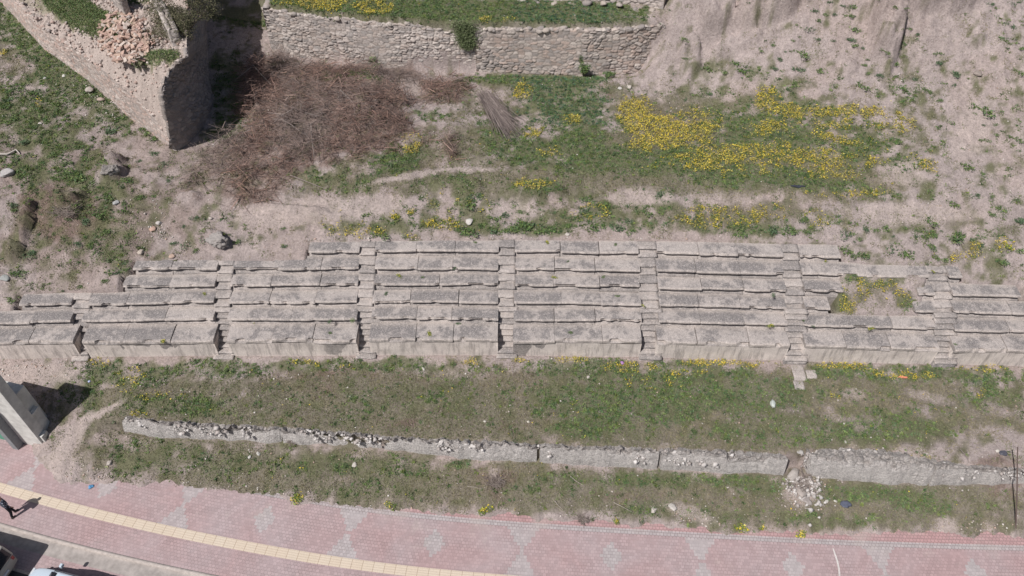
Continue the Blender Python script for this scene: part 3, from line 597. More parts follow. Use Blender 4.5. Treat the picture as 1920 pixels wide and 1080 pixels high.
def step_mesh(X0, X1, ya, yb, zt, zb, seed):
    nx, ny = 9, 6; s = np.linspace(0, 1, nx); t = np.linspace(0, 1, ny)
    X = X0+(X1-X0)*s[:, None]+0*t; Y = ya+(yb-ya)*t[None]+0*s[:, None]
    w = fbm(X*3, Y*3+seed, o=3, s=70)
    Z = zt+(w-.5)*.06-np.exp(-(t[None]/.09)**2)*(.03+.06*fbm(X*4, seed+0*X, s=71)); Y = Y+np.exp(-(t[None]/.1)**2)*(fbm(X*4, seed+3+0*X, s=72)-.5)*.07
    top = np.stack([X, Y, Z], -1).reshape(-1, 3); n = len(top); bot = top.copy(); bot[:, 2] = zb
    f = grid_faces(nx, ny); idx = np.arange(n).reshape(nx, ny); E_ = [f, f[:, ::-1]+n]
    for ed in (idx[:, 0], idx[:, -1][::-1], idx[0][::-1], idx[-1]): E_.append(np.stack([ed[:-1], ed[:-1]+n, ed[1:]+n, ed[1:]], -1))
    bot[:, 2] = zt-.075; body_t = top.copy(); body_t[:, 1] = np.maximum(body_t[:, 1], ya+.04); body_t[:, 2] = zt-.07; body_b = body_t.copy(); body_b[:, 2] = zb
    Fa = np.vstack(E_); c = np.full((4*n, 3), .15+.5*((seed*.37) % 1)); c[n:] = 0; return mesh_np('step', np.vstack([top, bot, body_t, body_b]), np.vstack([Fa, Fa+2*n]), c)  # step tops take the lighter tone, risers stay at the base colour
STL = ['worn stone stairs, leftmost of the stand, weeds at its foot', 'worn stone stairs second from the left with deep dark side wall', 'worn stone stairs third from the left with yellow weeds on one side', 'worn stone stairs at the middle of the stand, fourth from the left',
       'worn stone stairs fifth from the left, green weed on an upper step', 'worn stone stairs above the narrow stone path in the grass', 'worn stone stairs rightmost of the stand beside the overgrown gap']
for a in range(7):
    x0 = WX(0, AIS[a][0][0]); x1 = WX(0, AIS[a][0][1]); loc = ((x0+x1)/2, float(LY(0, (x0+x1)/2)), 0.0)
    root = thing('stone_staircase', STL[a], 'stairs', loc, group='stairs between the seating banks')
    top = max(k for k in range(6) if AIS[a][k]); sdd = a*31.7
    for k in range(top, 1, -1):
        xa, xb = WX(k, AIS[a][k][0])+.0, WX(k, AIS[a][k][1]); xm = (xa+xb)/2; L = float(LY(k, xm))
        sb = .36
        o = obj('step', step_mesh(xa-.01, xb+.01, L+sb, L+(DEP[k] if k == top else 1.0), ZR[k]+.004, ZR[k]-.9, sdd+k), MAT['seat'], root); settle(o, loc)
        o = obj('step', step_mesh(xa-.01, xb+.01, L-.02, L+sb+.1, ZR[k]-.21, ZR[k]-1.0, sdd+k+50), MAT['seat'], root); settle(o, loc)
    xa = WX(1, AIS[a][1][0]); xb = WX(1, AIS[a][1][1]); xm = (xa+xb)/2; ytop = float(LY(2, xm)); ybot = float(LY(0, xm))-.22
    n = 9
    for i in range(n):
        z = ZR[2]-.42-.2*i+(.30 if a >= 5 else .1 if a == 4 else 0)
        if z < .02: break
        yf = ytop-(ytop-ybot)*(i+1)/n; yb_ = ytop-(ytop-ybot)*i/n+.1
        o = obj('step', step_mesh(xa-.08, xb+.22, yf, yb_, z+random.uniform(-.02, .02), -.4, sdd+i+90), MAT['seat'], root); settle(o, loc)
# narrow stone slabs below the sixth stairs
for (px, py, w, d, lab) in [(1497, 698, .62, 1.05, 'long narrow stone slab in the grass straight below the sixth stairs'), (1498, 722, .5, .55, 'short pale stone slab, lower one of the path below the sixth stairs'), (1521, 702, .5, .5, 'broken squarish slab beside the narrow stone path')]:
    g = G(px, py)[0]; me = step_mesh(-w/2, w/2, -d/2, d/2, .05, -.15, px*.37); o = obj('stone_slab', me, MAT['seat']); o.location = g; o.rotation_euler[2] = random.uniform(-.05, .05)
    tag(o, lab, 'stone slab')

# ------------------------------------------------------------------ masonry panels
def masonry(name, base, top, su=.34, sv=.17, step=.045, disp=.075, thick=.6, pal=None, seed=0, parent=None, origin=(0, 0, 0), ragged=.12, mat='masonry', back=True):
    base = np.asarray(base, float); top = np.asarray(top, float)
    s = np.r_[0, np.cumsum(np.linalg.norm(np.diff(base, axis=0), axis=1))]; L = s[-1]; hmax = np.linalg.norm(top-base, axis=1).max()
    nu = max(4, int(L/step)); nv = max(4, int(hmax/step)); u = np.linspace(0, L, nu)
    B = np.stack([np.interp(u, s, base[:, i]) for i in range(3)], -1); T = np.stack([np.interp(u, s, top[:, i]) for i in range(3)], -1)
    T[:, 2] += (fbm(u*1.5, 0*u+seed, s=80)-.5)*2*ragged+(vn(u*5, 0*u+seed, s=81)-.5)*ragged
    t = np.linspace(0, 1, nv); Pt = B[:, None]+(T-B)[:, None]*t[None, :, None]
    hh = np.linalg.norm(T-B, axis=1)
    U = u[:, None]+0*t; V = hh[:, None]*t[None]
    dn = np.gradient(B[:, :2], axis=0); dn /= np.linalg.norm(dn, axis=1)[:, None]+1e-9; N = np.stack([dn[:, 1], -dn[:, 0], 0*dn[:, 0]], -1)
    k = 8
    for _ in range(6): N[1:-1] = (N[:-2]+N[1:-1]*2+N[2:])/4
    wu = U/su+(fbm(U*2, V*2, s=82)-.5)*.7; wv = V/sv+(fbm(U*1.3, V*1.3, s=83)-.5)*1.3
    ci = np.floor(wu).astype(np.int64); cj = np.floor(wv).astype(np.int64)
    f1 = np.full(U.shape, 9.); f2 = np.full(U.shape, 9.); rid = np.zeros(U.shape)
    for di in (-1, 0, 1):
        for dj in (-1, 0, 1):
            a = ci+di; b = cj+dj
            x = a+.5+(_h(a, b, a*0, 90+seed)-.5)*.75+.5*(b % 2); x = a+.5+(_h(a, b, a*0, 90+seed)-.5)*.8; y = b+.5+(_h(a, b, a*0, 91+seed)-.5)*.65
            d = np.sqrt((wu-x)**2+((wv-y)*1.15)**2); r = _h(a, b, a*0, 92+seed)
            n_ = d < f1; f2 = np.where(n_, f1, np.minimum(f2, d)); rid = np.where(n_, r, rid); f1 = np.where(n_, d, f1)
    e = ss(.03, .24, f2-f1); big = fbm(U*.5, V*.5, seed, s=84)
    worn = ss(.42, .6, fbm(U*.4, V*.6+seed, s=86))
    D = (e*disp*(.35+.9*rid)+(fbm(U*7, V*7, s=85)-.5)*.03)*(.35+.65*worn)+(big-.5)*.14
    Pt = Pt+N[:, None]*D[..., None]
    pal = np.array(pal if pal is not None else [(.50, .44, .405), (.43, .38, .355), (.55, .49, .45), (.47, .40, .36), (.39, .355, .335)])
    C = pal[(rid*997).astype(int) % len(pal)]*(.85+.3*((rid*131) % 1))[..., None]
    mort = np.array((.31, .27, .245)); mk = (1-e)[..., None]*(.55+.4*(1-worn[..., None])); C = C*(1-mk)+mort*mk*(.62+.3*(1-worn[..., None]))
    C = C*(.86+.28*big[..., None])
    V0 = Pt.reshape(-1, 3); F = [grid_faces(nu, nv)]; C0 = C.reshape(-1, 3); n = len(V0)
    if back:
        ti = Pt[:, -1]; tb = ti-N*thick; tb[:, 2] += (vn(u*4, 0*u, seed, s=88)-.5)*.1; bb = B-N*thick; bb[:, 2] -= .3
        V0 = np.vstack([V0, tb, bb]); C0 = np.vstack([C0, np.tile(mort, (2*nu, 1))])
        i = np.arange(nu-1); a = i*nv+nv-1
        F.append(np.stack([a, a+nv, n+i+1, n+i], -1)); F.append(np.stack([n+i, n+i+1, n+nu+i+1, n+nu+i], -1))
        for q, e0 in ((0, 0), (nu-1, 1)):
            F.append(np.array([[q*nv, q*nv+nv-1, n+q, n+nu+q]]))
    me = mesh_np(name, V0, np.vstack(F), C0); o = obj(name, me, MAT[mat], parent)
    settle(o, origin); return o
# long terrace wall: two stretches either side of the collapsed notch with creeper
zt = 8.0
def wall_top(px, py): return P(px, py, zt)
r1 = tuple(SW_BASE[2]); w1 = thing('terrace_wall', 'long pale rubble wall, its left stretch above the brown brush heap', 'stone wall', r1, group='rubble terrace walls')
b1 = P([511, 570, 640, 720, 800, 860, 893], [99, 110, 119, 128, 132, 134, 135], 4.9); t1 = b1+[0, .16, 3.0]; t1[-2:, 2] -= .5
t1[-1, 2] -= .35
masonry('masonry_face', b1, t1, parent=w1, origin=r1, seed=1, su=.34, sv=.17)
r2 = tuple(P(1050, 138, 5.0)); w2 = thing('terrace_wall', 'brownish rubble wall right of the creeper, big stones along its top', 'stone wall', r2, group='rubble terrace walls')
b2 = P([893, 960, 1030, 1100, 1180, 1225, 1262], [135, 137, 139, 140, 137, 132, 118], 4.95); t2 = b2+[0, .16, 2.95]; t2[0, 2] -= .1; t2[-1, 2] -= .35
masonry('masonry_face', b2, t2, parent=w2, origin=r2, seed=2, su=.38, sv=.2, pal=[(.47, .40, .36), (.41, .35, .32), (.51, .45, .41), (.45, .36, .315), (.36, .32, .30)])
pe = np.array([b1[0]+[0, 4.0, 0], b1[0]+[0, .05, 0]]); pt_ = pe+[.1, 0, 3.1]
masonry('wall_return', pe, pt_, parent=w1, origin=r1, seed=3, thick=.4)
# coping of larger stones
def rock_mesh(name, r, seed, flat=.7, sub=3, rough=.35, col=(.42, .38, .35), cj=.1):
    import bmesh
    bm = bmesh.new(); bmesh.ops.create_icosphere(bm, subdivisions=sub, radius=1.0)
    v = np.array([x.co[:] for x in bm.verts]); f = [[q.index for q in p.verts] for p in bm.faces]; bm.free()
    rg = np.random.default_rng(seed); 
    for _ in range(9):                                   # knock facets off
        d = rg.normal(size=3); d /= np.linalg.norm(d); h = rg.uniform(.55, .9); q = v@d; v = v-np.maximum(q-h, 0)[:, None]*d
    n = fbm(v[:, 0]*2.2+seed, v[:, 1]*2.2, v[:, 2]*2.2, s=95); v = v*(1+(n-.5)[:, None]*rough)
    n = fbm(v[:, 0]*7+seed, v[:, 1]*7, v[:, 2]*7, s=96); v = v*(1+(n-.5)[:, None]*rough*.3)
    r = np.asarray(r if hasattr(r, '__len__') else (r, r*rg.uniform(.65, .95), r*flat)); v = v*r
    c = np.array(col)*(.85+.3*n[:, None])
    return mesh_np(name, v, np.array(f), c)
cope = [rock_mesh('coping_stone', (.24, .17, .13), 100+i, col=[(.36, .32, .29), (.28, .25, .235), (.40, .35, .31)][i % 3], sub=2) for i in range(6)]
def put(o, p, rz=None, s=1.0):
    o.location = tuple(map(float, p)); o.rotation_euler = (random.uniform(-.2, .2), random.uniform(-.2, .2), random.uniform(0, 6.28) if rz is None else rz); o.scale = (s, s, s); return o
for (bb, root, origin, n) in ((t1, w1, r1, 40), (t2, w2, r2, 52)):
    s = np.r_[0, np.cumsum(np.linalg.norm(np.diff(bb, axis=0), axis=1))]
    for i in range(n):
        q = (i+.5+random.uniform(-.35, .35))/n*s[-1]; p = np.array([np.interp(q, s, bb[:, j]) for j in range(3)])-np.array(origin)+[0, random.uniform(.0, .38), random.uniform(-.14, .02)]
        o = obj('coping_stone', cope[i % 6], MAT['masonry'], root); put(o, p, random.uniform(-.5, .5), random.uniform(.5, 1.4))
# upper wall at the top edge
r3 = tuple(P(1060, 8, 8.3)); w3 = thing('upper_wall', 'upper rubble wall at the top edge of the photo above the flowering terrace', 'stone wall', r3)
b3 = P([880, 1000, 1120, 1200, 1243], [-4, 3, 7, 12, 21], 8.25); t3 = b3+[0, .15, 2.2]
masonry('masonry_face', b3, t3, parent=w3, origin=r3, seed=4, su=.4, sv=.22)
for i in range(12):
    o = obj('coping_stone', cope[i % 6], MAT['masonry'], w3); p = b3[0]+(b3[-1]-b3[0])*(i+.3)/12-np.array(r3)+[0, -.1, random.uniform(.0, .3)]; put(o, p, None, random.uniform(.8, 1.6))

# ------------------------------------------------------------------ ruined tower at upper left
pinks = [(.47, .375, .335), (.44, .365, .33), (.53, .46, .42), (.46, .345, .30), (.40, .345, .32)]
tb = P([-160, -60, 20, 90, 150, 210, 260, 300, 318], [-170, -62, 30, 108, 150, 196, 236, 266, 279], [7.4, 7.1, 6.7, 6.3, 5.9, 5.4, 5.0, 4.6, 4.45])
tt = tb.copy(); hgt = np.array([2.0, 2.0, 2.1, 2.1, 2.2, 2.3, 2.2, 1.7, .9]); nrm = np.array([.62, .78, 0])
tt[:, 2] += hgt; tt += nrm*.22
eb = P([318, 335, 362, 388, 403, 405, 399, 397, 400], [279, 287, 272, 243, 212, 185, 140, 60, -120], 4.45)
et = P([318, 318, 314, 306, 303, 312, 330, 350, 357], [272, 262, 228, 196, 170, 150, 122, 108, -150], [5.2, 5.6, 6.9, 8.1, 8.8, 9.0, 9.25, 9.6, 10.8])
rt = tuple(P(250, 200, 4.5)); tw = thing('tower_ruin', 'ruined rubble-masonry tower with grassy broken top at upper left', 'ruined tower', rt)
masonry('masonry_face', tb, tt, parent=tw, origin=rt, seed=6, su=.28, sv=.13, pal=pinks, thick=.35, ragged=.2, disp=.06)
o = masonry('masonry_end', eb, et, parent=tw, origin=rt, seed=7, su=.42, sv=.3, disp=.09, thick=.25, ragged=.12, pal=[(.30, .265, .255), (.25, .23, .225), (.34, .30, .28)])  # shaded side: stones coloured darker than the lit face to paint in shade
o['label'] = 'bulging broken end of the tower, its shade painted into dark stone colours'
# top surface
inner = [(60, -30, 8.9), (130, 30, 8.9), (200, 60, 9.0), (250, 20, 9.2), (300, 90, 9.25), (330, 100, 9.35), (250, 110, 8.85), (290, 120, 9.1), (210, 95, 8.75), (160, 65, 8.7), (100, 30, 8.8), (50, -20, 8.9), (0, -60, 8.8), (350, 0, 10.2), (350, 60, 9.9), (300, 40, 9.5)]
IP = P([a[0] for a in inner], [a[1] for a in inner], [a[2] for a in inner])
def dens_ring(r, step):
    out = []
    for i in range(len(r)):
        a = r[i]; b = r[(i+1) % len(r)]; n = max(1, int(np.linalg.norm((b-a)[:2])/step)); out += [a+(b-a)*j/n for j in range(n)]
    return np.array(out)
ring = np.vstack([tt[:-1], et[1:]])
ctl = np.vstack([IP, dens_ring(ring, 1.2)])
_ci = np.unique(np.round(ctl[:, :2], 2), axis=0, return_index=True)[1]; ctl = ctl[_ci]
_cs = np.linalg.solve(np.block([[_phi(((ctl[:, None, :2]-ctl[None, :, :2])**2).sum(-1))+np.eye(len(ctl))*.02, np.c_[np.ones(len(ctl)), ctl[:, :2]]], [np.c_[np.ones(len(ctl)), ctl[:, :2]].T, np.zeros((3, 3))]]), np.r_[ctl[:, 2], 0, 0, 0])
def cap_z(X, Y):
    return np.minimum(_phi((X[:, None]-ctl[None, :, 0])**2+(Y[:, None]-ctl[None, :, 1])**2) @ _cs[:-3]+_cs[-3]+_cs[-2]*X+_cs[-1]*Y, 11.0)
RG = dens_ring(ring, .15)
def inside(px, py, poly):
    c = np.zeros(px.shape, bool); j = len(poly)-1
    for i in range(len(poly)):
        xi, yi, xj, yj = poly[i][0], poly[i][1], poly[j][0], poly[j][1]
        k = ((yi > py) != (yj > py)) & (px < (xj-xi)*(py-yi)/(yj-yi+1e-12)+xi); c ^= k; j = i
    return c
x0, x1, y0, y1 = RG[:, 0].min(), RG[:, 0].max(), RG[:, 1].min(), RG[:, 1].max()
qx, qy = np.meshgrid(np.arange(x0, x1, .11), np.arange(y0, min(y1, 24), .11), indexing='ij'); qx = qx.ravel()+RNG.uniform(-.03, .03, qx.size); qy = qy.ravel()+RNG.uniform(-.03, .03, qy.size)
ins = inside(qx, qy, RG); qx = qx[ins]; qy = qy[ins]
allp = np.r_[RG[:, :2], np.stack([qx, qy], -1)]
res = delaunay_2d_cdt([Vector(map(float, p)) for p in allp], [], [list(range(len(RG)))], 1, 1e-5)
cv_ = np.array([p[:] for p in res[0]]); zz = cap_z(cv_[:, 0], cv_[:, 1])
pxs, pys = J(np.c_[cv_, zz]); n1 = fbm(cv_[:, 0]*1.1, cv_[:, 1]*1.1, s=101); n2 = fbm(cv_[:, 0]*5, cv_[:, 1]*5, s=102)
grs = field(pxs+(n1-.5)*40, pys+(n2-.5)*30, [(150, 25, 90, 34, 30, 1), (200, 50, 60, 20, 0, .8), (290, 112, 55, 16, -10, 1), (60, 5, 60, 14, 35, .5), (260, 0, 30, 14, 0, .6)])
rub = (1-np.clip(grs, 0, 1)); zz = zz+(n2-.5)*(.10+.4*rub)+(fbm(cv_[:, 0]*2.3, cv_[:, 1]*2.3, s=103)-.5)*(.15+.25*rub)
cc = np.array([.42, .355, .32])*(.75+.5*n2[:, None]); kk = ss(.25, .7, grs+(n2-.5)*.6)[:, None]; cc = cc*(1-kk*.75)+np.array([.16, .16, .08])*kk*.75
me = mesh_np('broken_top', np.c_[cv_, zz], [list(f) for f in res[2]], cc); o = obj('broken_top', me, MAT['rubble'], tw); settle(o, rt)
def TOP(px, py, it=12):
    px = np.atleast_1d(np.asarray(px, float)); py = np.atleast_1d(np.asarray(py, float)); z = np.full(px.shape, 9.)
    for _ in range(it): p = P(px, py, z); z = cap_z(p[:, 0], p[:, 1])
    return P(px, py, z)
# wall stubs standing on the tower
def stub(px0, py0, px1, py1, h, th, lab, seed):
    a, b = TOP([px0, px1], [py0, py1]); a[2] -= .3; b[2] -= .3; d = b-a; n = np.array([d[1], -d[0], 0]); n /= np.linalg.norm(n[:2])
    base = np.array([a, b, b-n*th, a-n*th, a]); base = dens_ring(base[:-1], .3); base = np.vstack([base, base[0]]); top = base+[0, 0, h+.3]
    r = tuple(a); w = thing('wall_stub', lab, 'wall stub', r)
    masonry('masonry_face', base, top, parent=w, origin=r, seed=seed, su=.3, sv=.2, thick=th*.55, ragged=.15, pal=[(.46, .41, .37), (.40, .36, .34), (.5, .45, .42)], back=True)
stub(296, 28, 326, 88, .9, .45, 'pale broken wall stub beside the dark shrub on top of the tower', 12)
stub(205, 0, 236, 32, 1.3, .35, 'grey rendered wall stub left of the brick rubble at the top edge', 13)
# loose bricks and rubble on the tower
bm_ = []
for i in range(8):
    rg = np.random.default_rng(200+i); v, f = box(-.5, .5, -.5, .5, -.5, .5); v = v*[rg.uniform(.2, .34), rg.uniform(.11, .2), rg.uniform(.05, .09)]; v += rg.uniform(-.018, .018, v.shape)
    colr = [(.47, .33, .27), (.50, .37, .30), (.44, .31, .265), (.52, .44, .39)][i % 4]
    me = mesh_np('fallen_brick', v, f, np.tile(colr, (8, 1)).astype(float)); me.materials.append(MAT['brick']); bm_.append(me)
for i in range(270):
    r = math.sqrt(random.random()); t = random.uniform(0, 6.28)
    dx = r*math.cos(t); dy = r*math.sin(t); px = 236+dx*50+dy*14; py = 72+dy*50-dx*8
    if px > 300 or (px > 292 and py < 40): continue
    p = TOP(px, py)[0]; p[2] += .05+.38*(1-r)*random.uniform(.5, 1.1)
    o = bpy.data.objects.new('fallen_brick', bm_[i % 8]); COL.objects.link(o); o.location = p; o.rotation_euler = (random.gauss(0, .4), random.gauss(0, .4), random.uniform(0, 6.28)); s = random.uniform(.75, 1.35); o.scale = (s, s, s)
    tag(o, 'broken pinkish brick lying in the rubble heap on top of the ruined tower', 'brick', 'fallen bricks heaped on the tower')

# ------------------------------------------------------------------ low broken retaining wall
def low_wall(i0, i1, label, seed, name='retaining_wall'):
    seg = LW_PX[i0:i1+1]; a = np.array(seg, float)
    x = np.arange(a[0, 0]+2, a[-1, 0]-1, 3.0); yb = np.interp(x, a[:, 0], a[:, 1]); yt = np.interp(x, a[:, 0], a[:, 2])
    nb = fbm(x*.03, 0*x+seed, s=110); n2 = fbm(x*.11, 0*x+seed, o=3, s=111)
    B = P(x, yb+(nb-.5)*9, -1.5); yt = yt+(n2-.5)*16; T = P(x, yt, -.48)
    hf = (1.42-.62*ss(.35, .65, fbm(x*.018, 0*x+seed*3, s=112)))*(.5+.5*np.clip((yb-yt)/34, .4, 1.15)) ; hf = np.clip(hf*(1.05 if seed in (3, 5, 6) else .85), .4, 1.15)
    rows = []; cl = []
    for q in (-.35, .0, .35, .7, 1.0): p = B.copy(); p[:, 2] = -1.5+hf*q; p[:, 1] += .22*max(q, 0)**1.5; rows.append(p); cl.append(0.0)
    F0 = rows[-1]
    for q in np.linspace(.07, 1, 10): 
        p = F0*(1-q)+T*q; p[:, 2] = (-1.5+hf)*(1-q)+(-.46)*q+.10*math.sin(q*math.pi); rows.append(p); cl.append(.35+.65*min(1, q*2.5))
    V = np.stack(rows, 1); nu, nv = V.shape[:2]
    C = np.tile(np.array(cl)[None, :, None], (nu, 1, 3)); rg = C[..., 0]
    nz = .42-2*np.abs(fbm(V[..., 0]*2.2, V[..., 1]*2.2, V[..., 2]*2, o=5, s=113+seed)-.5)*1.6; nz2 = vn(V[..., 0]*11, V[..., 1]*11, V[..., 2]*9, s=114)-.5+.6*(_h(np.floor(V[..., 0]*5+nz*2).astype(int), np.floor(V[..., 1]*7+nz).astype(int), 0*nz.astype(int), 7)-.5)
    V[..., 2] += rg*(nz*.42+nz2*.17); V[..., 1] -= (nz*.20+nz2*.08)*(.07+rg)
    mid = V[:, -1].copy(); mid[:, 1] += .34; mid[:, 2] = -.56; last = mid.copy(); last[:, 2] -= .8; V = np.concatenate([V, mid[:, None], last[:, None]], 1); C = np.concatenate([C, C[:, -1:], C[:, -1:]], 1); nv += 2
    idx = np.arange(nu*nv).reshape(nu, nv); F = [list(f) for f in grid_faces(nu, nv)]+[list(idx[0][::-1]), list(idx[-1])]
    o = obj(name, mesh_np(name, V.reshape(-1, 3), F, C.reshape(-1, 3)), MAT['plaster']); r = V[nu//2, 0]; settle(o, r); o.location = r
    tag(o, label, 'retaining wall', 'broken pieces of the low retaining wall'); return o
low_wall(0, 3, 'low crumbling wall piece at the left end with white plaster patches', 1)
low_wall(3, 7, 'long thin crumbling wall piece left of the dirt gap below the middle stairs', 2)
low_wall(7, 9, 'smooth whitish curved wall piece with water streaks, right of the dirt gap', 3)
low_wall(9, 11, 'rough wall piece broken along its whole top, left of the rubble spill', 4)
low_wall(12, 15, 'tall bulging pale wall piece with slanting streaks, right of the rubble spill', 5)
low_wall(15, 18, 'thin straight wall piece running out at the right edge', 6)

# ------------------------------------------------------------------ earth outcrops on the bare slope
def lump(px, py, rx, ry, rz, lab, seed, dz=-.2, rot=0., col=(.43, .36, .335)):
    p = G(px, py)[0]; me = rock_mesh('masonry_lump', (rx, ry, rz), seed, sub=5, rough=.75, col=col)
    o = obj('masonry_lump', me, MAT['ground']); o.location = (p[0], p[1], p[2]+dz); o.rotation_euler[2] = rot; tag(o, lab, 'masonry lump'); return o
lump(208, 326, .5, .32, .4, 'grey broken masonry lump in the weeds below the tower', 307, -.1, .4, (.36, .33, .31))

# ------------------------------------------------------------------ stones one can point at
STONES = [(880, 417, .30, (.60, .57, .53), 'large white stone lying on the weeds above the middle seats'), (1064, 440, .17, (.6, .55, .5), 'small pale stone just above the top seat row'), (265, 474, .26, (.50, .43, .37), 'tan rounded stone at the left end of the fourth seat row'),
          (323, 481, .22, (.50, .37, .30), 'orange tan stone right of a similar rounded stone'), (298, 419, .25, (.55, .51, .48), 'pale angular stone in the rubble trickle below the tower'), (287, 430, .24, (.52, .36, .29), 'pinkish orange stone next to a pale one in the rubble trickle'),
          (218, 381, .24, (.42, .42, .42), 'blue grey stone on the weedy slope at left'), (10, 523, .32, (.36, .37, .36), 'grey green flat stone at the left edge'), (794, 692, .15, (.62, .58, .54), 'small white stone in the grass below the seats, left of centre'), (1103, 708, .13, (.55, .5, .46), 'pinkish pebble in the grass right of centre'),
          (665, 872, .20, (.58, .54, .49), 'pale upright stone in the verge grass below the thin wall'), (205, 869, .22, (.47, .42, .38), 'stone among the rubble beside the dirt path'), (484, 851, .18, (.56, .54, .50), 'larger white stone of a pair in the verge'), (469, 857, .14, (.55, .53, .5), 'smaller white stone of a pair in the verge'),
          (121, 143, .20, (.66, .63, .60), 'bright white stone in the green grass left of the tower'), (1832, 139, .32, (.34, .29, .26), 'brown rounded boulder alone on the bare slope at right'), (1180, 164, .24, (.58, .53, .48), 'pale round stone at the foot of the wall end'), (1162, 166, .17, (.6, .58, .55), 'small white stone left of a round one at the wall foot'),
          (1371, 860, .12, (.65, .62, .55), 'cream pebble on the crumbled wall top'), (1225, 957, .22, (.60, .55, .5), 'pale flat stone by the red pavers at the verge edge'), (1260, 951, .28, (.56, .52, .48), 'angular white block beside the pavement edge gravel'), (1344, 420, .12, (.6, .55, .5), 'little pale stone among yellow flowers right of the middle'),
          (75, 232, .14, (.6, .55, .52), 'whitish stone in the sparse grass at left'), (84, 147, .12, (.6, .57, .54), 'white pebble left of the bright white stone'), (909, 790, .10, (.6, .57, .5), 'tiny white stone left of another on the brown grass'), (991, 791, .10, (.62, .58, .5), 'tiny white stone right of another on the brown grass'),
          (1585, 829, .10, (.6, .56, .5), 'tiny pale stone in the grass above the bulging wall'), (1870, 846, .12, (.62, .58, .52), 'cream stone beside the dark plastic at right'), (1550, 940, .13, (.6, .57, .52), 'small white stone right of the rubble spill'), (1566, 940, .1, (.6, .57, .52), 'smallest white stone right of the rubble spill'),
          (168, 170, .34, (.46, .41, .37), 'flat pale masonry chunk below the tower face'), (190, 188, .3, (.45, .36, .31), 'reddish masonry chunk below the tower face'), (15, 326, .5, (.45, .43, .42), 'flat grey concrete lump at the left edge'), (395, 410, .16, (.5, .44, .4), 'small stone under the bare mound'), (415, 408, .15, (.47, .38, .33), 'small brown stone under the bare mound'),
          (1500, 848, .22, (.44, .42, .40), 'grey round stone at the top of the rubble spill'), (1488, 890, .45, (.45, .41, .38), 'big slab of broken wall leaning in the rubble spill'), (1502, 925, .40, (.42, .37, .34), 'largest loose block in the rubble spill'), (1513, 940, .3, (.38, .34, .32), 'dark jagged block low in the rubble spill'), (1240, 866, .28, (.47, .44, .41), 'broken concrete chunk at the wall crack')]
for i, (px, py, r, c, lab) in enumerate(STONES):
    p = G(px, py)[0]; o = obj('stone', rock_mesh('stone', r*.82, 400+i, flat=.45, rough=.6, col=np.array(c)*.88), MAT['rock']); o.location = (p[0], p[1], p[2]+r*.18); o.rotation_euler[2] = random.uniform(0, 6.28); tag(o, lab, 'stone')
p = G(410, 457)[0]; o = obj('boulder', rock_mesh('boulder', (.62, .40, .44), 455, sub=5, rough=1.0, col=(.31, .285, .27)), MAT['rock']); o.location = (p[0], p[1], p[2]+.1); o.rotation_euler[2] = -.3
tag(o, 'big pitted grey boulder on the bare slope above the left seats', 'boulder')

# ------------------------------------------------------------------ small litter
def crumple(name, px, py, r, c, lab, cat, seed, rough=.4, dz=.04):
    m = m_plain(name+'_skin', c, rough, 9, .15); p = G(px, py)[0]
    me = rock_mesh(name, r, seed, sub=3, rough=.9, col=(1, 1, 1)); o = obj(name, me, m); o.location = (p[0], p[1], max(p[2], ZP if py > 900 else -9)+dz); tag(o, lab, cat)
crumple('crushed_can', 172, 915, (.13, .11, .08), (.12, .32, .55), 'crushed blue and white can on the pavement near the rubble', 'can', 501)
crumple('litter_scrap', 1166, 681, (.10, .12, .05), (.42, .22, .52), 'purple and white scrap of litter below the seats', 'litter', 502)
crumple('litter_scrap', 1692, 708, (.24, .09, .05), (.72, .25, .17), 'orange red litter strip in the grass at right', 'litter', 503)
crumple('plastic_cup', 1449, 758, (.13, .24, .12), (.50, .54, .50), 'whitish translucent plastic tub in the meadow', 'plastic tub', 504)
crumple('plastic_bag', 1586, 946, (.26, .20, .06), (.10, .11, .15), 'dark blue grey plastic bag flattened in the verge', 'plastic bag', 505)
crumple('plastic_bag', 1881, 850, (.20, .16, .08), (.09, .09, .11), 'small black plastic bag in the meadow at the right edge', 'plastic bag', 506)
crumple('cloth_rag', 1497, 350, (.42, .10, .07), (.04, .045, .06), 'long black rag lying on the slope above the seats', 'rag', 507, .9)
crumple('litter_scrap', 168, 716, (.07, .07, .04), (.45, .5, .7), 'tiny bluish scrap in the flowering weeds at left', 'litter', 508)

# ------------------------------------------------------------------ plants
def leaf_tris(C, n_up=.6, size=.06, aspect=.35, rg=RNG):
    """one triangle leaf at each centre; C (N,3)"""
    N = len(C); d = rg.normal(size=(N, 3)); d[:, 2] = np.abs(d[:, 2])*n_up+.1*n_up; d /= np.linalg.norm(d, axis=1)[:, None]
    q = rg.normal(size=(N, 3)); w = np.cross(d, q); w /= np.linalg.norm(w, axis=1)[:, None]+1e-9
    L = (size*rg.uniform(.6, 1.4, N))[:, None]
    V = np.stack([C-w*L*aspect*.5, C+w*L*aspect*.5, C+d*L], 1).reshape(-1, 3)
    return V, np.arange(3*N).reshape(-1, 3)
def pick(pal, N, rg=RNG, var=.22):
    pal = np.array(pal); c = pal[rg.integers(0, len(pal), N)]*rg.uniform(1-var, 1+var, (N, 1)); return np.repeat(c, 3, axis=0)
GPAL = [(.105, .17, .058), (.15, .215, .075), (.075, .125, .052), (.185, .235, .09), (.105, .165, .08)]
OPAL = [(.15, .18, .075), (.18, .185, .09), (.11, .145, .06), (.25, .23, .14), (.16, .15, .09)]
YPAL = [(.70, .52, .04), (.60, .45, .06), (.76, .60, .09), (.42, .38, .09), (.52, .40, .12), (.64, .55, .16)]
BPAL = [(.30, .19, .155), (.22, .145, .125), (.36, .25, .21), (.16, .115, .10), (.38, .25, .20), (.13, .10, .09)]
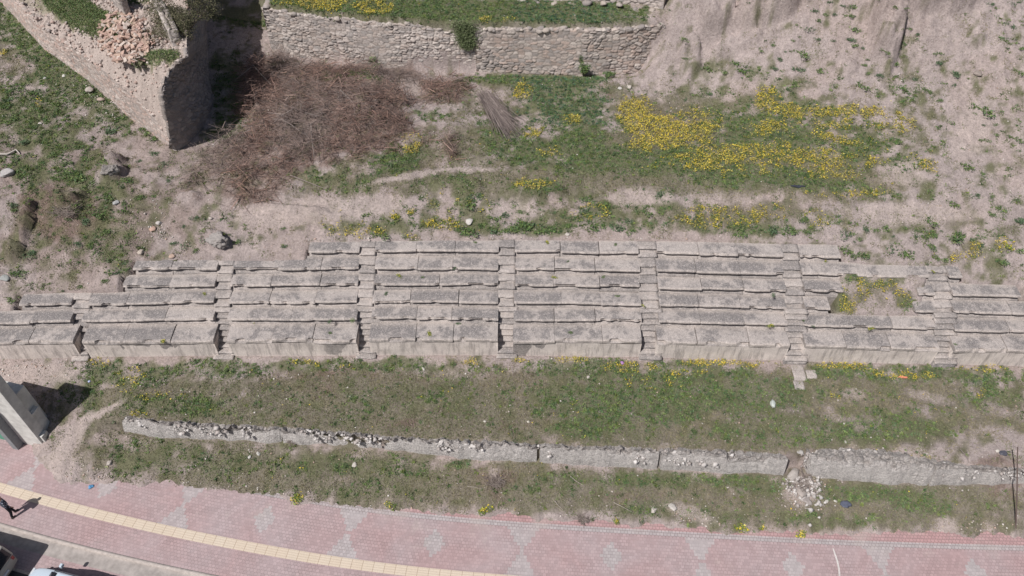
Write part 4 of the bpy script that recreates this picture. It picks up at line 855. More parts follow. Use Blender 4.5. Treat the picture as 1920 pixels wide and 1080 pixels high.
def clump_mesh(name, seed, n=90, r=1.0, h=.55, pal=GPAL, size=.30, flowers=0, asp=.42):
    rg = np.random.default_rng(seed); k = rg.integers(3, 6); sub = rg.normal(size=(k, 2))*.42
    u = rg.normal(size=(n, 3)); u /= np.linalg.norm(u, axis=1)[:, None]; u[:, 2] = np.abs(u[:, 2]); rad = rg.uniform(.3, 1, n)**.6*.62
    C = u*rad[:, None]*[1, 1, h]; C[:, :2] += sub[rg.integers(0, k, n)]; C *= r
    V, F = leaf_tris(C, .5, size*r, asp, rg); col = pick(pal, n, rg, .3)
    if flowers:
        Cf = C[rg.integers(0, n, flowers)]+[0, 0, .15*r]; V2, F2 = leaf_tris(Cf, .2, size*r*.8, .8, rg); F = np.vstack([F, F2+len(V)]); V = np.vstack([V, V2]); col = np.vstack([col, pick(YPAL, flowers, rg)])
    me = mesh_np(name, V, F, col); me.materials.append(MAT['leaf']); return me
TM = [clump_mesh('weed_tuft', 600+i, 150, 1, .6, GPAL if i % 3 else [(.10, .155, .085), (.13, .18, .10), (.085, .13, .075)]) for i in range(8)]
TMY = [clump_mesh('weed_tuft', 650+i, 150, 1, .6, [(.17, .22, .04), (.13, .2, .05), (.22, .27, .05)], flowers=25) for i in range(3)]
def z3(l, ox, oy): return [(ox+a[0]/3, oy+a[1]/3, (a[2] if len(a) > 2 else 26)/3) for a in l]
RT = z3([(138, 132, 24), (200, 148, 26), (308, 222, 34), (495, 178, 32), (15, 218, 22), (498, 262, 20), (440, 290, 16), (735, 65, 34), (765, 115, 26), (710, 162, 24), (840, 100, 18), (800, 80, 24), (970, 40, 32), (940, 120, 22), (968, 170, 34), (935, 222, 26), (965, 262, 24), (1005, 272, 18), (845, 230, 20), (680, 300, 36), (755, 225, 14), (550, 330, 18), (520, 380, 18), (673, 395, 36), (775, 390, 30), (633, 465, 34), (700, 455, 20), (883, 440, 26), (990, 480, 30), (1168, 95, 20), (1248, 245, 26), (1275, 160, 18), (1328, 190, 14), (1225, 275, 12), (1125, 365, 22), (1195, 360, 20), (1040, 335, 14), (1020, 362, 16), (1095, 420, 22), (1053, 410, 16), (1240, 450, 20), (1190, 425, 18), (1435, 295, 20), (1448, 352, 24), (1385, 510, 30), (1240, 500, 40), (1545, 415, 26), (1730, 20, 16), (1760, 40, 14), (1730, 60, 14), (1850, 20, 18), (1900, 12, 16), (1850, 150, 24), (1835, 212, 18), (1905, 270, 24), (1905, 405, 26), (1710, 620, 42), (1885, 780, 30), (1705, 785, 20), (1585, 930, 34), (1500, 690, 26), (5, 400, 20), (10, 562, 18), (135, 390, 36), (235, 405, 26), (310, 360, 28), (335, 400, 30), (160, 530, 20), (945, 720, 30), (555, 750, 26), (1100, 705, 26), (1340, 920, 34), (2, 510, 16), (820, 10, 26), (895, 30, 14), (620, 230, 14), (655, 205, 12), (655, 178, 10), (435, 265, 10), (515, 238, 10), (580, 290, 14), (1310, 450, 24), (1440, 560, 20), (1650, 640, 14), (1770, 700, 16), (1690, 700, 12), (1765, 755, 16), (1840, 765, 12), (1570, 830, 16), (1200, 790, 34), (930, 870, 30), (1480, 470, 18), (1530, 470, 20), (1270, 545, 12), (1160, 290, 10)], 1280, 0)
RB = z3([(725, 92, 20), (520, 78, 20), (880, 135, 18), (945, 235, 22), (905, 235, 30), (990, 260, 22), (1028, 205, 20), (1080, 215, 24), (1135, 205, 34), (1250, 200, 16), (1505, 60, 30), (1380, 160, 26), (1410, 245, 22), (1375, 225, 28), (1560, 245, 38), (1630, 270, 26), (1690, 300, 20), (1745, 122, 18), (1730, 20, 18), (1210, 290, 20), (1160, 310, 30), (1240, 345, 34), (1280, 365, 24), (505, 210, 34), (610, 215, 32), (710, 225, 26), (310, 185, 26), (330, 235, 34), (1880, 160, 34), (1890, 330, 24), (1635, 360, 16), (670, 150, 30), (60, 140, 28), (1420, 360, 24), (1470, 380, 20), (910, 325, 34), (1000, 350, 28), (1640, 20, 24), (1310, 250, 20), (1400, 300, 22), (1800, 385, 26), (960, 275, 8), (1450, 215, 10), (1190, 250, 10), (1530, 265, 20)], 1280, 360)
MT = z3([(130, 130, 26), (420, 180, 16), (440, 120, 14), (875, 155, 28), (940, 125, 30), (1015, 115, 20), (1255, 125, 18), (1265, 185, 26), (1385, 40, 24), (1480, 80, 30), (950, 200, 36), (1040, 185, 44), (1120, 215, 34), (1360, 110, 28), (1700, 105, 30), (1790, 20, 32), (1620, 170, 24), (790, 185, 20), (700, 215, 40), (860, 225, 36), (1200, 215, 30), (1440, 200, 44), (1550, 210, 40), (1640, 215, 30), (340, 245, 26), (230, 235, 30), (450, 30, 30), (740, 60, 40), (750, 25, 30), (180, 190, 24)], 640, 360)
LT = z3([(85, 62, 26), (85, 95, 20), (175, 40, 20), (495, 75, 18), (530, 125, 26), (490, 160, 26), (600, 25, 28), (610, 215, 26), (440, 285, 22), (545, 275, 20), (365, 260, 22), (515, 290, 18), (975, 285, 16), (1035, 293, 24), (1140, 262, 22), (1090, 145, 18), (1040, 190, 14), (1090, 325, 20), (1590, 305, 20), (1600, 200, 14), (145, 450, 24), (85, 455, 26), (55, 600, 26), (150, 345, 30), (430, 330, 14), (110, 135, 18), (955, 212, 8), (985, 160, 8), (280, 510, 14), (460, 530, 16), (700, 60, 18), (860, 30, 26), (780, 30, 24), (390, 20, 18), (200, 350, 12), (380, 150, 16), (300, 235, 14), (1330, 275, 22), (600, 490, 20), (650, 455, 22), (700, 400, 18)], 0, 360)
LU = z3([(875, 870, 26), (640, 725, 34), (720, 750, 26), (645, 785, 20), (600, 920, 30), (440, 985, 40), (250, 810, 22), (460, 820, 24), (320, 710, 30), (85, 670, 36), (130, 790, 28), (790, 905, 18), (910, 935, 24), (30, 600, 30), (245, 670, 26), (190, 715, 22), (525, 705, 28), (710, 1010, 30), (50, 820, 20), (830, 740, 36), (800, 715, 26), (860, 780, 26), (770, 650, 28), (420, 700, 18), (210, 945, 18), (380, 1040, 16), (130, 980, 26), (90, 500, 30), (190, 520, 34), (60, 560, 26), (330, 845, 18), (280, 870, 24), (500, 900, 22), (230, 910, 18), (540, 840, 12), (380, 60, 20), (620, 380, 14), (470, 890, 22), (100, 880, 26), (350, 780, 22), (300, 1000, 18), (190, 1040, 16), (940, 1020, 16)], 0, 0)
def tufts(L, lab, grp, pal=TM, f=1.2):
    L = np.array(L); g = G(L[:, 0], L[:, 1])
    for i in range(len(L)):
        if not (-12 < g[i, 1] < 21): continue
        sc = L[i, 2]/30.*f*random.uniform(.9, 1.1)
        o = bpy.data.objects.new('weed_tuft', random.choice(pal)); COL.objects.link(o); o.location = g[i]-[0, 0, .03]; o.scale = (sc, sc*random.uniform(.8, 1.1), sc*random.uniform(.7, 1)); o.rotation_euler[2] = random.uniform(0, 6.28)
        tag(o, lab, 'weed', grp)
tufts(RT, 'green weed tuft on the bare pinkish slope at upper right', 'weed tufts on the upper right slope')
tufts(RB, 'green weed tuft on bare soil behind the right half of the seats', 'weed tufts behind the right seats')
tufts(MT, 'green weed tuft on the earth bank above the middle seats', 'weed tufts above the middle seats')
tufts(LT, 'green weed tuft on brown earth above the left seats', 'weed tufts above the left seats')
tufts(LU, 'green weed tuft on the grassy slope left of the ruined tower', 'weed tufts left of the tower')
for px, py, s, lab in [(742, 409, .36, 'round yellow green bush with flowers on the bare bank left of centre'), (774, 400, .22, 'smaller yellow green plant right of a round flowering one'), (1884, 460, .42, 'yellow flowering plant near the right edge above the seats'), (562, 935, .42, 'bright yellow green plant spreading onto the pavement at left'), (730, 948, .36, 'green creeping plant on the red pavers below the thin wall'), (912, 958, .42, 'pale leafy plant at the pavement edge below the dirt gap'),
                       (1158, 976, .26, 'small yellow green plant on the red pavers right of a dry bush'), (1385, 992, .4, 'leafy yellow green plant at the verge edge left'), (1430, 990, .34, 'leafy yellow green plant in the middle of the verge edge row'), (1502, 1000, .34, 'leafy green plant at the right of the verge edge row')]:
    p = G(px, py)[0]; p[2] = max(p[2], ZP) if py > 900 else p[2]; o = bpy.data.objects.new('leafy_plant', TMY[int(px) % 3]); COL.objects.link(o); o.location = p; o.scale = (s, s*.8, s*.7); o.rotation_euler[2] = px; tag(o, lab, 'plant')
# bushes
def bush(name, p, R, lab, seed, n=2200, pal=GPAL, stems=7, cat='bush', leaf=.09):
    rg = np.random.default_rng(seed); rt_ = thing(name, lab, cat, p)
    k = 12; cs = rg.normal(size=(k, 3))*[.42, .42, .28]+[0, 0, .55]; rr = rg.uniform(.22, .42, k); ix = rg.integers(0, k, n)
    u = rg.normal(size=(n, 3)); u /= np.linalg.norm(u, axis=1)[:, None]; C = (cs[ix]+u*(rr[ix]*rg.uniform(.5, 1.1, n))[:, None])*R
    V, F = leaf_tris(C, .5, leaf, .5, rg); shade = (.7+.6*rg.random(k))[ix]; col = pick(pal, n, rg)*np.repeat(shade, 3)[:, None]
    obj('foliage', mesh_np('foliage', V, F, col), MAT['leaf'], rt_)
    mb = MB()
    for c in cs[:stems]: mb.cyl((0, 0, -.1), tuple(c*R*.95), .022*max(R), .008*max(R), 5)
    obj('stem', mb.mesh('stem'), MAT_W, rt_)
MAT_W = m_plain('bark', (.20, .16, .135), .95, 20, .3)
ep = et[-1]*.4+et[-2]*.6
tp = TOP(345, 52)[0]; bush('shrub', (tp[0], tp[1], tp[2]-.3), np.array([2.0, 2.3, 1.5]), 'large dark olive shrub on top of the tower over the shaded gap', 701, 13000, [(.10, .105, .055), (.13, .12, .075), (.08, .085, .05), (.15, .135, .09)], 12, leaf=.08)
g = G([708, 1094, 1141], [124, 143, 146])
bush('bush', g[0], np.array([.5, .45, .6]), 'small round green bush at the foot of the left wall stretch', 702, 900)
bush('bush', g[1], np.array([.5, .45, 1.0]), 'taller green bush at the foot of the brownish wall', 703, 1200)
bush('bush', g[2], np.array([.36, .3, .4]), 'low green bush right of a taller one under the brownish wall', 704, 500)
# creeper hanging in the notch of the wall
rg = np.random.default_rng(9); n = 5200; t_ = rg.random(n)**.9; xx = rg.normal(0, .42, n)*(1-.45*t_)+.25*t_; cr0 = P(868, 44, 8.1)
C = np.stack([cr0[0]+xx, cr0[1]-.05-.28*rg.random(n)-.1*t_, cr0[2]+.15-1.75*t_+.2*rg.random(n)], -1)
V, F = leaf_tris(C, .3, .10, .4, rg); o = obj('creeper', mesh_np('creeper', V, F, pick([(.17, .21, .10), (.22, .25, .14), (.13, .17, .08)], n, rg)), MAT['leaf']); settle(o, cr0); o.location = cr0
tag(o, 'green creeper hanging through the notch between the two terrace wall stretches', 'creeper')

# scattered ground cover
def sample(n, x0=-36, x1=34, y0=-15, y1=21.3):
    X = RNG.uniform(x0, x1, n); Y = RNG.uniform(y0, y1, n); Z = H(X, Y); px, py, g, o, yl, br, ba = cover(X, Y, Z)
    ye = np.interp(X, VE[:, 0], VE[:, 1]); ys = np.interp(X, SB[:, 0], SB[:, 1]); ytb = np.interp(X, TBW[:, 0], TBW[:, 1])
    gap = (px > 1572) & (px < 1722) & (py > 515) & (py < 592)
    ok = (Y > ye-.05) & ((Y < ys-.02) | (Y > ytb-.12) | gap) & (px > -120) & (px < 2040) & (py > -60) & (py < 1120)
    yb = np.interp(X, LWB[:, 0], LWB[:, 1]); yt = np.interp(X, LWT[:, 0], LWT[:, 1]); ok &= ~((Y > yb-.03) & (Y < yt+.05) & (X > LWB[0, 0]))
    tow = inside(X, Y, np.vstack([tb[:, :2], eb[1:, :2]])); ok &= ~tow
    ok &= ~((np.abs(Y-np.interp(X, SW_BASE[:, 0], SW_BASE[:, 1])-.12) < .25) & (X > SW_BASE[0, 0]) & (X < SW_BASE[-1, 0]-1.5))
    return [a[ok] for a in (X, Y, Z, px, py, g, o, yl, br, ba)]
X, Y, Z, px, py, g, ol, yl, br, ba = sample(1500000)
n2 = np.clip(.5+(fbm(X*2.4, Y*2.4, o=6, s=121)-.5)*2.0, 0, 1); n3 = fbm(X*.9, Y*.9, s=122); r = RNG.random(len(X))
# grass blades
dg = np.clip(.03+ss(.05, .85, ol+(n2-.5)*1.3+(n3-.5)*.6)*.85+ss(.1, .9, g+(n2-.5)*1.3)*.5, 0, 1)*(1-.85*np.clip(ba, 0, 1))
k = r < dg; C = np.stack([X[k], Y[k], Z[k]], -1); V, F = leaf_tris(C, .9, .085, .32)
gm = (g+(n2-.5)*.6)[k]; cg = np.array(GPAL)[RNG.integers(0, 5, k.sum())]; co = np.array(OPAL)[RNG.integers(0, 5, k.sum())]; dry = ss(.45, .62, n3[k])[:, None]*.5
co = co*(1-dry)+np.array([.30, .245, .165])*dry
w = ss(.2, .7, gm)[:, None]; c = (co*(1-w)+cg*w)*RNG.uniform(.75, 1.3, (k.sum(), 1))
tag(obj('short_grass', mesh_np('short_grass', V, F, np.repeat(c, 3, 0)), MAT['leaf']), 'short dull olive grass covering the meadow, verge and slopes', 'grass', kind='stuff')
# weed clumps
r = RNG.random(len(X)); dw = (ss(.15, 1.0, g+(n2-.5)*1.2+(n3-.5)*.5)*.045*ss(.03, .3, g)+.0035*ss(.6, .95, n2)+.004*ol)*(1-.9*np.clip(ba, 0, 1))
k = np.nonzero(r < dw)[0]; nc = len(k); m = RNG.integers(9, 24, nc); rep = np.repeat(np.arange(nc), m); R = RNG.uniform(.04, .2, nc)
u = RNG.normal(size=(len(rep), 3)); u /= np.linalg.norm(u, axis=1)[:, None]; u[:, 2] = np.abs(u[:, 2])*.55
C = np.stack([X[k], Y[k], Z[k]], -1)[rep]+u*(R[rep]*RNG.uniform(.3, 1, len(rep)))[:, None]
V, F = leaf_tris(C, .5, .085, .45); tone = RNG.uniform(.7, 1.35, nc)[rep]; pl = np.array(GPAL+[(.16, .2, .06), (.13, .16, .09)])[RNG.integers(0, 7, nc)][rep]
sel = px[k][rep]; dk = ((sel > 960) & (sel < 1150) & (py[k][rep] < 235))[:, None]; pl = np.where(dk, pl*[.75, .88, 1.15], pl)
tag(obj('ground_weeds', mesh_np('ground_weeds', V, F, np.repeat(pl*tone[:, None]*RNG.uniform(.8, 1.2, (len(rep), 1)), 3, 0)), MAT['leaf']), 'low green weeds spreading in patches over soil and grass', 'weeds', kind='stuff')
# yellow flowers
r = RNG.random(len(X)); dy = ss(.18, 1.0, yl+(n2-.5)*1.0+(fbm(X*5, Y*5, o=3, s=123)-.5)*1.7)*.5*ss(.06, .4, yl)+.0006*ol
k = np.nonzero(r < dy)[0]; rep = np.repeat(k, 2); C = np.stack([X[rep], Y[rep], Z[rep]+RNG.uniform(.06, .16, len(rep))], -1)+RNG.normal(size=(len(rep), 3))*[.04, .04, .01]
V, F = leaf_tris(C, .12, .046*RNG.choice([.6, .9, 1.3], len(C)), .85)
tag(obj('yellow_flowers', mesh_np('yellow_flowers', V, F, pick(YPAL, len(rep))), MAT['leaf']), 'yellow wild flowers in drifts over the weeds and bare slope', 'flowers', kind='stuff')
k2 = np.nonzero(RNG.random(len(X)) < ss(.05, .9, yl+(n2-.5)*1.0)*.4*ss(.03, .3, yl))[0]; C = np.stack([X[k2], Y[k2], Z[k2]+RNG.uniform(0, .09, len(k2))], -1); V, F = leaf_tris(C, .6, .09, .4)
tag(obj('flower_leaves', mesh_np('flower_leaves', V, F, pick([(.24, .25, .07), (.15, .18, .07), (.28, .26, .10)], len(k2))), MAT['leaf']), 'olive leaves and stalks under the yellow flowers', 'weeds', kind='stuff')
# pebbles
def pebbles(C, r, col):
    o6 = np.array([(1, 0, 0), (-1, 0, 0), (0, 1, 0), (0, -1, 0), (0, 0, .7), (0, 0, -.7)]); f8 = np.array([(0, 2, 4), (2, 1, 4), (1, 3, 4), (3, 0, 4), (2, 0, 5), (1, 2, 5), (3, 1, 5), (0, 3, 5)])
    N = len(C); V = C[:, None]+o6[None]*r[:, None, None]*RNG.uniform(.55, 1.25, (N, 6, 1)); a = RNG.uniform(0, 6.28, N); ca, sa = np.cos(a)[:, None], np.sin(a)[:, None]
    d = V-C[:, None]; V = C[:, None]+np.stack([d[..., 0]*ca-d[..., 1]*sa, d[..., 0]*sa+d[..., 1]*ca, d[..., 2]], -1)
    return V.reshape(-1, 3), (f8[None]+np.arange(N)[:, None, None]*6).reshape(-1, 3), np.repeat(col, 6, 0)
PEB = [(60, 690, 110, 26, 0, 1), (130, 890, 90, 22, 0, 1), (400, 912, 200, 10, 5, .5), (290, 420, 40, 60, 0, .7), (180, 200, 60, 40, 20, .8), (480, 852, 40, 12, 0, .6), (1500, 920, 45, 45, 30, 1.2), (1290, 965, 70, 18, 15, 1), (1850, 985, 70, 14, 0, 1), (1775, 990, 26, 24, 0, .5), (1720, 150, 50, 40, 40, .5), (1270, 200, 60, 30, 0, .5), (900, 450, 700, 9, 0, .8), (650, 835, 400, 8, 4, .5), (300, 780, 90, 8, 0, .3), (1830, 330, 40, 40, 0, .4), (40, 820, 60, 16, 0, .5), (130, 560, 150, 16, 0, .6), (760, 170, 60, 30, 0, .2), (600, 800, 80, 14, 0, .3), (870, 700, 40, 14, 0, .3), (1000, 965, 400, 6, 3, .5)]
pb = field(px, py, PEB); r = RNG.random(len(X)); dn = .0028+ss(.1, 1, pb+(n2-.5)*.6)*.045+.004*(py > 680)*(ol > .2)*.5
k = np.nonzero(r < dn)[0]; rr = .018+.05*RNG.random(len(k))**3.5+.018*np.clip(pb[k], 0, 1); col = np.array([(.50, .44, .40), (.58, .53, .49), (.42, .36, .33), (.64, .60, .56), (.50, .37, .31)])[RNG.integers(0, 5, len(k))]*RNG.uniform(.8, 1.15, (len(k), 1))
V, F, c = pebbles(np.stack([X[k], Y[k], Z[k]+rr*.3], -1), rr, col); tag(obj('gravel', mesh_np('gravel', V, F, c), MAT['leaf']), 'loose pale pebbles and rubble crumbs scattered over the ground', 'gravel', kind='stuff')
# rubble crumbs along the broken crest of the low wall and in the spill
wx_ = RNG.uniform(232, 1960, 3600); a_ = np.array(LW_PX, float); tt_ = RNG.beta(2.2, 1.3, 3600); yy_ = np.interp(wx_, a_[:, 0], a_[:, 1])*(1-tt_)+(np.interp(wx_, a_[:, 0], a_[:, 2])-3)*tt_
kk_ = (tt_ > .3) & (fbm(wx_*.03, wx_*0, s=171)+tt_*.2 > .71); sx_ = RNG.normal(1503, 16, 700); sy_ = 895+np.abs(RNG.normal(0, 26, 700)); 
C = np.vstack([P(wx_[kk_], yy_[kk_], (-1.05+.6*tt_[kk_])), np.c_[(lambda q: (q[:, 0], q[:, 1], q[:, 2]+.03))(G(sx_+(sy_-895)*.25, sy_))]])
rr = .015+.16*RNG.random(len(C))**5; col = np.array([(.52, .49, .47), (.46, .43, .41), (.58, .55, .53), (.40, .36, .34)])[RNG.integers(0, 4, len(C))]*RNG.uniform(.8, 1.15, (len(C), 1))
V, F, c = pebbles(C, rr, col); tag(obj('wall_rubble', mesh_np('wall_rubble', V, F, c), MAT['leaf']), 'crumbled whitish rubble along the top of the low wall and in its spill', 'rubble', kind='stuff')
# dead brush
def sticks(P0, P1, r):
    d = P1-P0; d /= np.linalg.norm(d, axis=1)[:, None]+1e-9; q = RNG.normal(size=d.shape); a = np.cross(d, q); a /= np.linalg.norm(a, axis=1)[:, None]; b = np.cross(d, a); V = []
    for p, k_ in ((P0, 1.0), (P1, .6)):
        for t in (0, 2.094, 4.189): V.append(p+(a*math.cos(t)+b*math.sin(t))*r[:, None]*k_)
    V = np.stack(V, 1); f = np.array([(0, 1, 4, 3), (1, 2, 5, 4), (2, 0, 3, 5)]); return V.reshape(-1, 3), (f[None]+np.arange(len(P0))[:, None, None]*6).reshape(-1, 4)
r = RNG.random(len(X)); db = ss(.35, 1.0, br+(n2-.5)*.7)*(1-.8*np.clip(ba, 0, 1)); heap = (py < 400) & (px > 330) & (px < 900); db = db*np.where(heap, .2, .05)
k = np.nonzero(r < db)[0]; N = len(k); hp = heap[k]; ang = RNG.uniform(0, 6.28, N); el = RNG.normal(0, .25, N)+.12; L = np.where(hp, RNG.uniform(.25, .95, N), RNG.uniform(.10, .3, N))
hz = np.where(hp, RNG.uniform(0, .8, N)*ss(.3, 1, br[k])*(.1+1.3*ss(.3, .7, n2[k])), RNG.uniform(0, .05, N)); P0 = np.stack([X[k], Y[k], Z[k]+hz], -1); dd = np.stack([np.cos(ang)*np.cos(el), np.sin(ang)*np.cos(el), np.sin(el)], -1); P1 = P0+dd*L[:, None]
V, F = sticks(P0, P1, np.where(hp, RNG.uniform(.005, .013, N)+.02*(RNG.random(N) < .03), .006)); tonec = np.array(BPAL)[RNG.integers(0, 6, N)]; grey = ss(.45, .6, fbm(P0[:, 0]*.35+3, P0[:, 1]*.35, s=130))[:, None]; tonec = tonec*(1-grey*.6)+np.array([.27, .235, .22])*grey*.6
tag(obj('dead_brush', mesh_np('dead_brush', V, F, np.repeat(tonec*RNG.uniform(.7, 1.35, (N, 1)), 6, 0)), MAT['leaf']), 'tangled heap of dead brown bramble and dry stalks', 'dead brush', kind='stuff')
# grass on the tower top
m_ = np.nonzero((field(J(np.stack([qx, qy, cap_z(qx, qy)], -1))[0], J(np.stack([qx, qy, cap_z(qx, qy)], -1))[1], [(150, 25, 90, 34, 30, 1), (200, 50, 60, 20, 0, .8), (290, 112, 55, 16, -10, 1), (255, 0, 35, 10, 0, .7)])+fbm(qx*3, qy*3, s=140)*.6) > .75)[0]
ix = np.repeat(m_, 14); C = np.stack([qx[ix], qy[ix], cap_z(qx[ix], qy[ix])+.05], -1)+RNG.normal(size=(len(ix), 3))*[.07, .07, .03]
V, F = leaf_tris(C, .7, .09, .4); o = obj('top_grass', mesh_np('top_grass', V, F, pick(GPAL+OPAL[:3], len(ix))), MAT['leaf'], tw); settle(o, rt); o['kind'] = 'stuff'
mb_ = RNG.integers(0, len(cv_), 5200); mb_ = mb_[grs[mb_] < .6]; rr = RNG.uniform(.03, .07, len(mb_))+.12*RNG.random(len(mb_))**4; V, F, c = pebbles(np.c_[cv_[mb_], zz[mb_]+rr*.4], rr, np.array(pinks)[RNG.integers(0, 5, len(mb_))]*RNG.uniform(.85, 1.2, (len(mb_), 1)))
o = obj('top_rubble', mesh_np('top_rubble', V, F, c), MAT['leaf'], tw); settle(o, rt); o['kind'] = 'stuff'

# twig bundle, branches, pole
def polytube(name, pts, r0, r1, mat, lab, cat, n=6):
    mb = MB(); pts = [Vector(p) for p in pts]
    for i in range(len(pts)-1):
        a = r0+(r1-r0)*i/(len(pts)-1); b = r0+(r1-r0)*(i+1)/(len(pts)-1); mb.cyl(pts[i], pts[i+1], a, b, n)
    o = obj(name, mb.mesh(name), mat); settle(o, pts[0]); o.location = pts[0]; tag(o, lab, cat); return o
rg = np.random.default_rng(77); a0 = G([905, 962], [178, 250]); N = 420; ax = (a0[1]-a0[0]); L0 = np.linalg.norm(ax); ax /= L0; sd2 = np.array([ax[1], -ax[0], 0]); t0 = rg.uniform(-.05, .5, N); t1_ = t0+rg.uniform(.35, .75, N)
s0 = rg.normal(0, .22, N)+t0*.1; s1 = s0*(.6+1.3*t1_)+rg.normal(0, .16, N); P0 = a0[0]+ax*(t0*L0)[:, None]+sd2*s0[:, None]; P1 = a0[0]+ax*(t1_*L0)[:, None]+sd2*s1[:, None]
P0[:, 2] = H(P0[:, 0], P0[:, 1])+rg.uniform(.02, .35, N); P1[:, 2] = H(P1[:, 0], P1[:, 1])+rg.uniform(.02, .3, N)
V, F = sticks(P0, P1, rg.uniform(.008, .02, N)); o = obj('twig_bundle', mesh_np('twig_bundle', V, F, np.repeat(np.array([(.25, .205, .19), (.32, .27, .25), (.19, .155, .145)])[rg.integers(0, 3, N)], 6, 0)), MAT['leaf']); settle(o, a0[0]); o.location = a0[0]; tag(o, 'fan shaped bundle of cut grey brown twigs at the end of the brush', 'twig bundle')
PALE = m_plain('dry_branch', (.40, .35, .31), .9, 20, .25); GREYB = m_plain('grey_branch', (.27, .225, .205), .9, 20, .3)
def branch(pxs, r, mat, lab, lift=.12, name='branch'):
    g_ = G([a[0] for a in pxs], [a[1] for a in pxs]); g_[:, 2] += lift+np.array([random.uniform(-.03, .08) for _ in pxs]); return polytube(name, g_, r, r*.4, mat, lab, 'branch')
branch([(478, 136), (490, 150), (512, 172)], .035, PALE, 'pale forked stick at the left of the brush heap', .5)
branch([(478, 138), (464, 150), (448, 162)], .03, PALE, 'pale thin stick pointing down left from the fork', .5)
branch([(-8, 292), (15, 291), (32, 284), (38, 290)], .06, m_plain('bleached_wood', (.52, .47, .43), .9, 20, .15), 'bleached crooked log at the left edge', .06)
branch([(527, 237), (548, 250), (566, 262)], .04, GREYB, 'reddish grey stick in the middle of the brush', .55)
branch([(530, 232), (548, 222), (562, 212)], .035, GREYB, 'grey brown stick rising right in the brush', .55)
branch([(545, 332), (575, 343), (610, 357)], .03, GREYB, 'thin grey branch lying below the brush heap')
branch([(585, 240), (588, 275), (592, 308)], .035, GREYB, 'upright looking branch at the right of the brush heap', .4)
branch([(640, 180), (665, 205), (668, 232)], .03, GREYB, 'crooked branch on the grey part of the brush', .4)
branch([(1069, 895), (1080, 903), (1096, 913)], .018, PALE, 'pale straw stalk in the verge right of the dirt gap', .05)
branch([(1150, 945), (1163, 952), (1185, 963)], .018, PALE, 'long pale stalk at the verge edge')
branch([(876, 914), (890, 915), (905, 918)], .016, PALE, 'short pale stalk left of the dirt gap', .05)
branch([(1040, 941), (1048, 950), (1056, 958)], .018, PALE, 'pale bent stalk by the red pavers', .05)
branch([(1798, 846), (1812, 862), (1818, 908)], .02, GREYB, 'bare twig leaning on the thin wall at right', .15)
for (cx, cy, s, lab, sd_) in [(1092, 975, .34, 'dry grey bush sprawled on the red pavers at the verge', 801), (1506, 905, .75, 'tangle of dry stems over the rubble spill', 802), (127, 405, .8, 'dry grey thorn bush on the brown slope at left', 803), (930, 905, .55, 'dry stems in the gap below the middle of the wall', 804), (548, 826, .3, 'small dry plant at the crack of the thin wall', 805)]:
    rg = np.random.default_rng(sd_); c0 = G(cx, cy)[0]; c0[2] = max(c0[2], ZP if cy > 960 else -9); N = 170; an = rg.uniform(0, 6.28, N); L = rg.uniform(.3, 1, N)*s; P0 = c0+rg.normal(size=(N, 3))*[.35*s, .3*s, .03]; P0[:, 2] = c0[2]+rg.uniform(0, .12, N); P1 = P0+np.stack([np.cos(an)*L, np.sin(an)*L*.8, rg.uniform(-.05, .5, N)*L], -1)
    V, F = sticks(P0, P1, rg.uniform(.005, .013, N)); o = obj('dry_bush', mesh_np('dry_bush', V, F, np.repeat(np.array([(.30, .25, .23), (.36, .31, .27), (.22, .18, .165)])[rg.integers(0, 3, N)], 6, 0)), MAT['leaf']); settle(o, c0); o.location = c0; tag(o, lab, 'dry bush')
pp = G(1908, 1000)[0]; polytube('wooden_pole', [tuple(pp-[0, 0, .2]), tuple(P(1907, 920, -.6)), tuple(P(1908, 838, .9))], .035, .025, m_plain('dark_wood', (.12, .09, .08), .9, 15, .2), 'thin dark leaning pole in the brown grass at the right edge', 'pole', 8)
# weeds in the seat joints
ts = []
for (px_, py_, k_) in [(480, 604, 0), (857, 606, 0), (806, 625, 0), (1071, 624, 0), (948+258, 574, 2), (792, 520, 3), (748, 518, 3), (1040, 521, 3), (1025, 455, 5), (892, 455, 5), (854, 503, 4), (1066, 490, 4), (1130, 520, 3), (722, 552, 2), (1158, 555, 2), (1448, 555, 3), (1420, 514, 3), (1548, 488, 4), (1443, 610, 1), (1526, 613, 1), (1634, 617, 1), (616, 605, 1), (620, 625, 0), (660, 603, 1), (306, 642, 0), (383, 552, 2), (1750, 510, 4), (1507, 600, 1), (1790, 645, 0), (1155, 458, 5), (1200, 505, 3), (1292, 505, 3)]:
    p = P(px_, py_, ZR[k_]+.02); s = random.uniform(.10, .2); o = bpy.data.objects.new('joint_weed', (TMY if random.random() < .5 else TM)[random.randrange(3)]); COL.objects.link(o); o.location = p; o.scale = (s*.8, s, s*.6); o.rotation_euler[2] = random.uniform(0, 6)
    tag(o, 'small weed growing in a joint of the stone seats', 'weed', 'weeds in the joints of the seats')

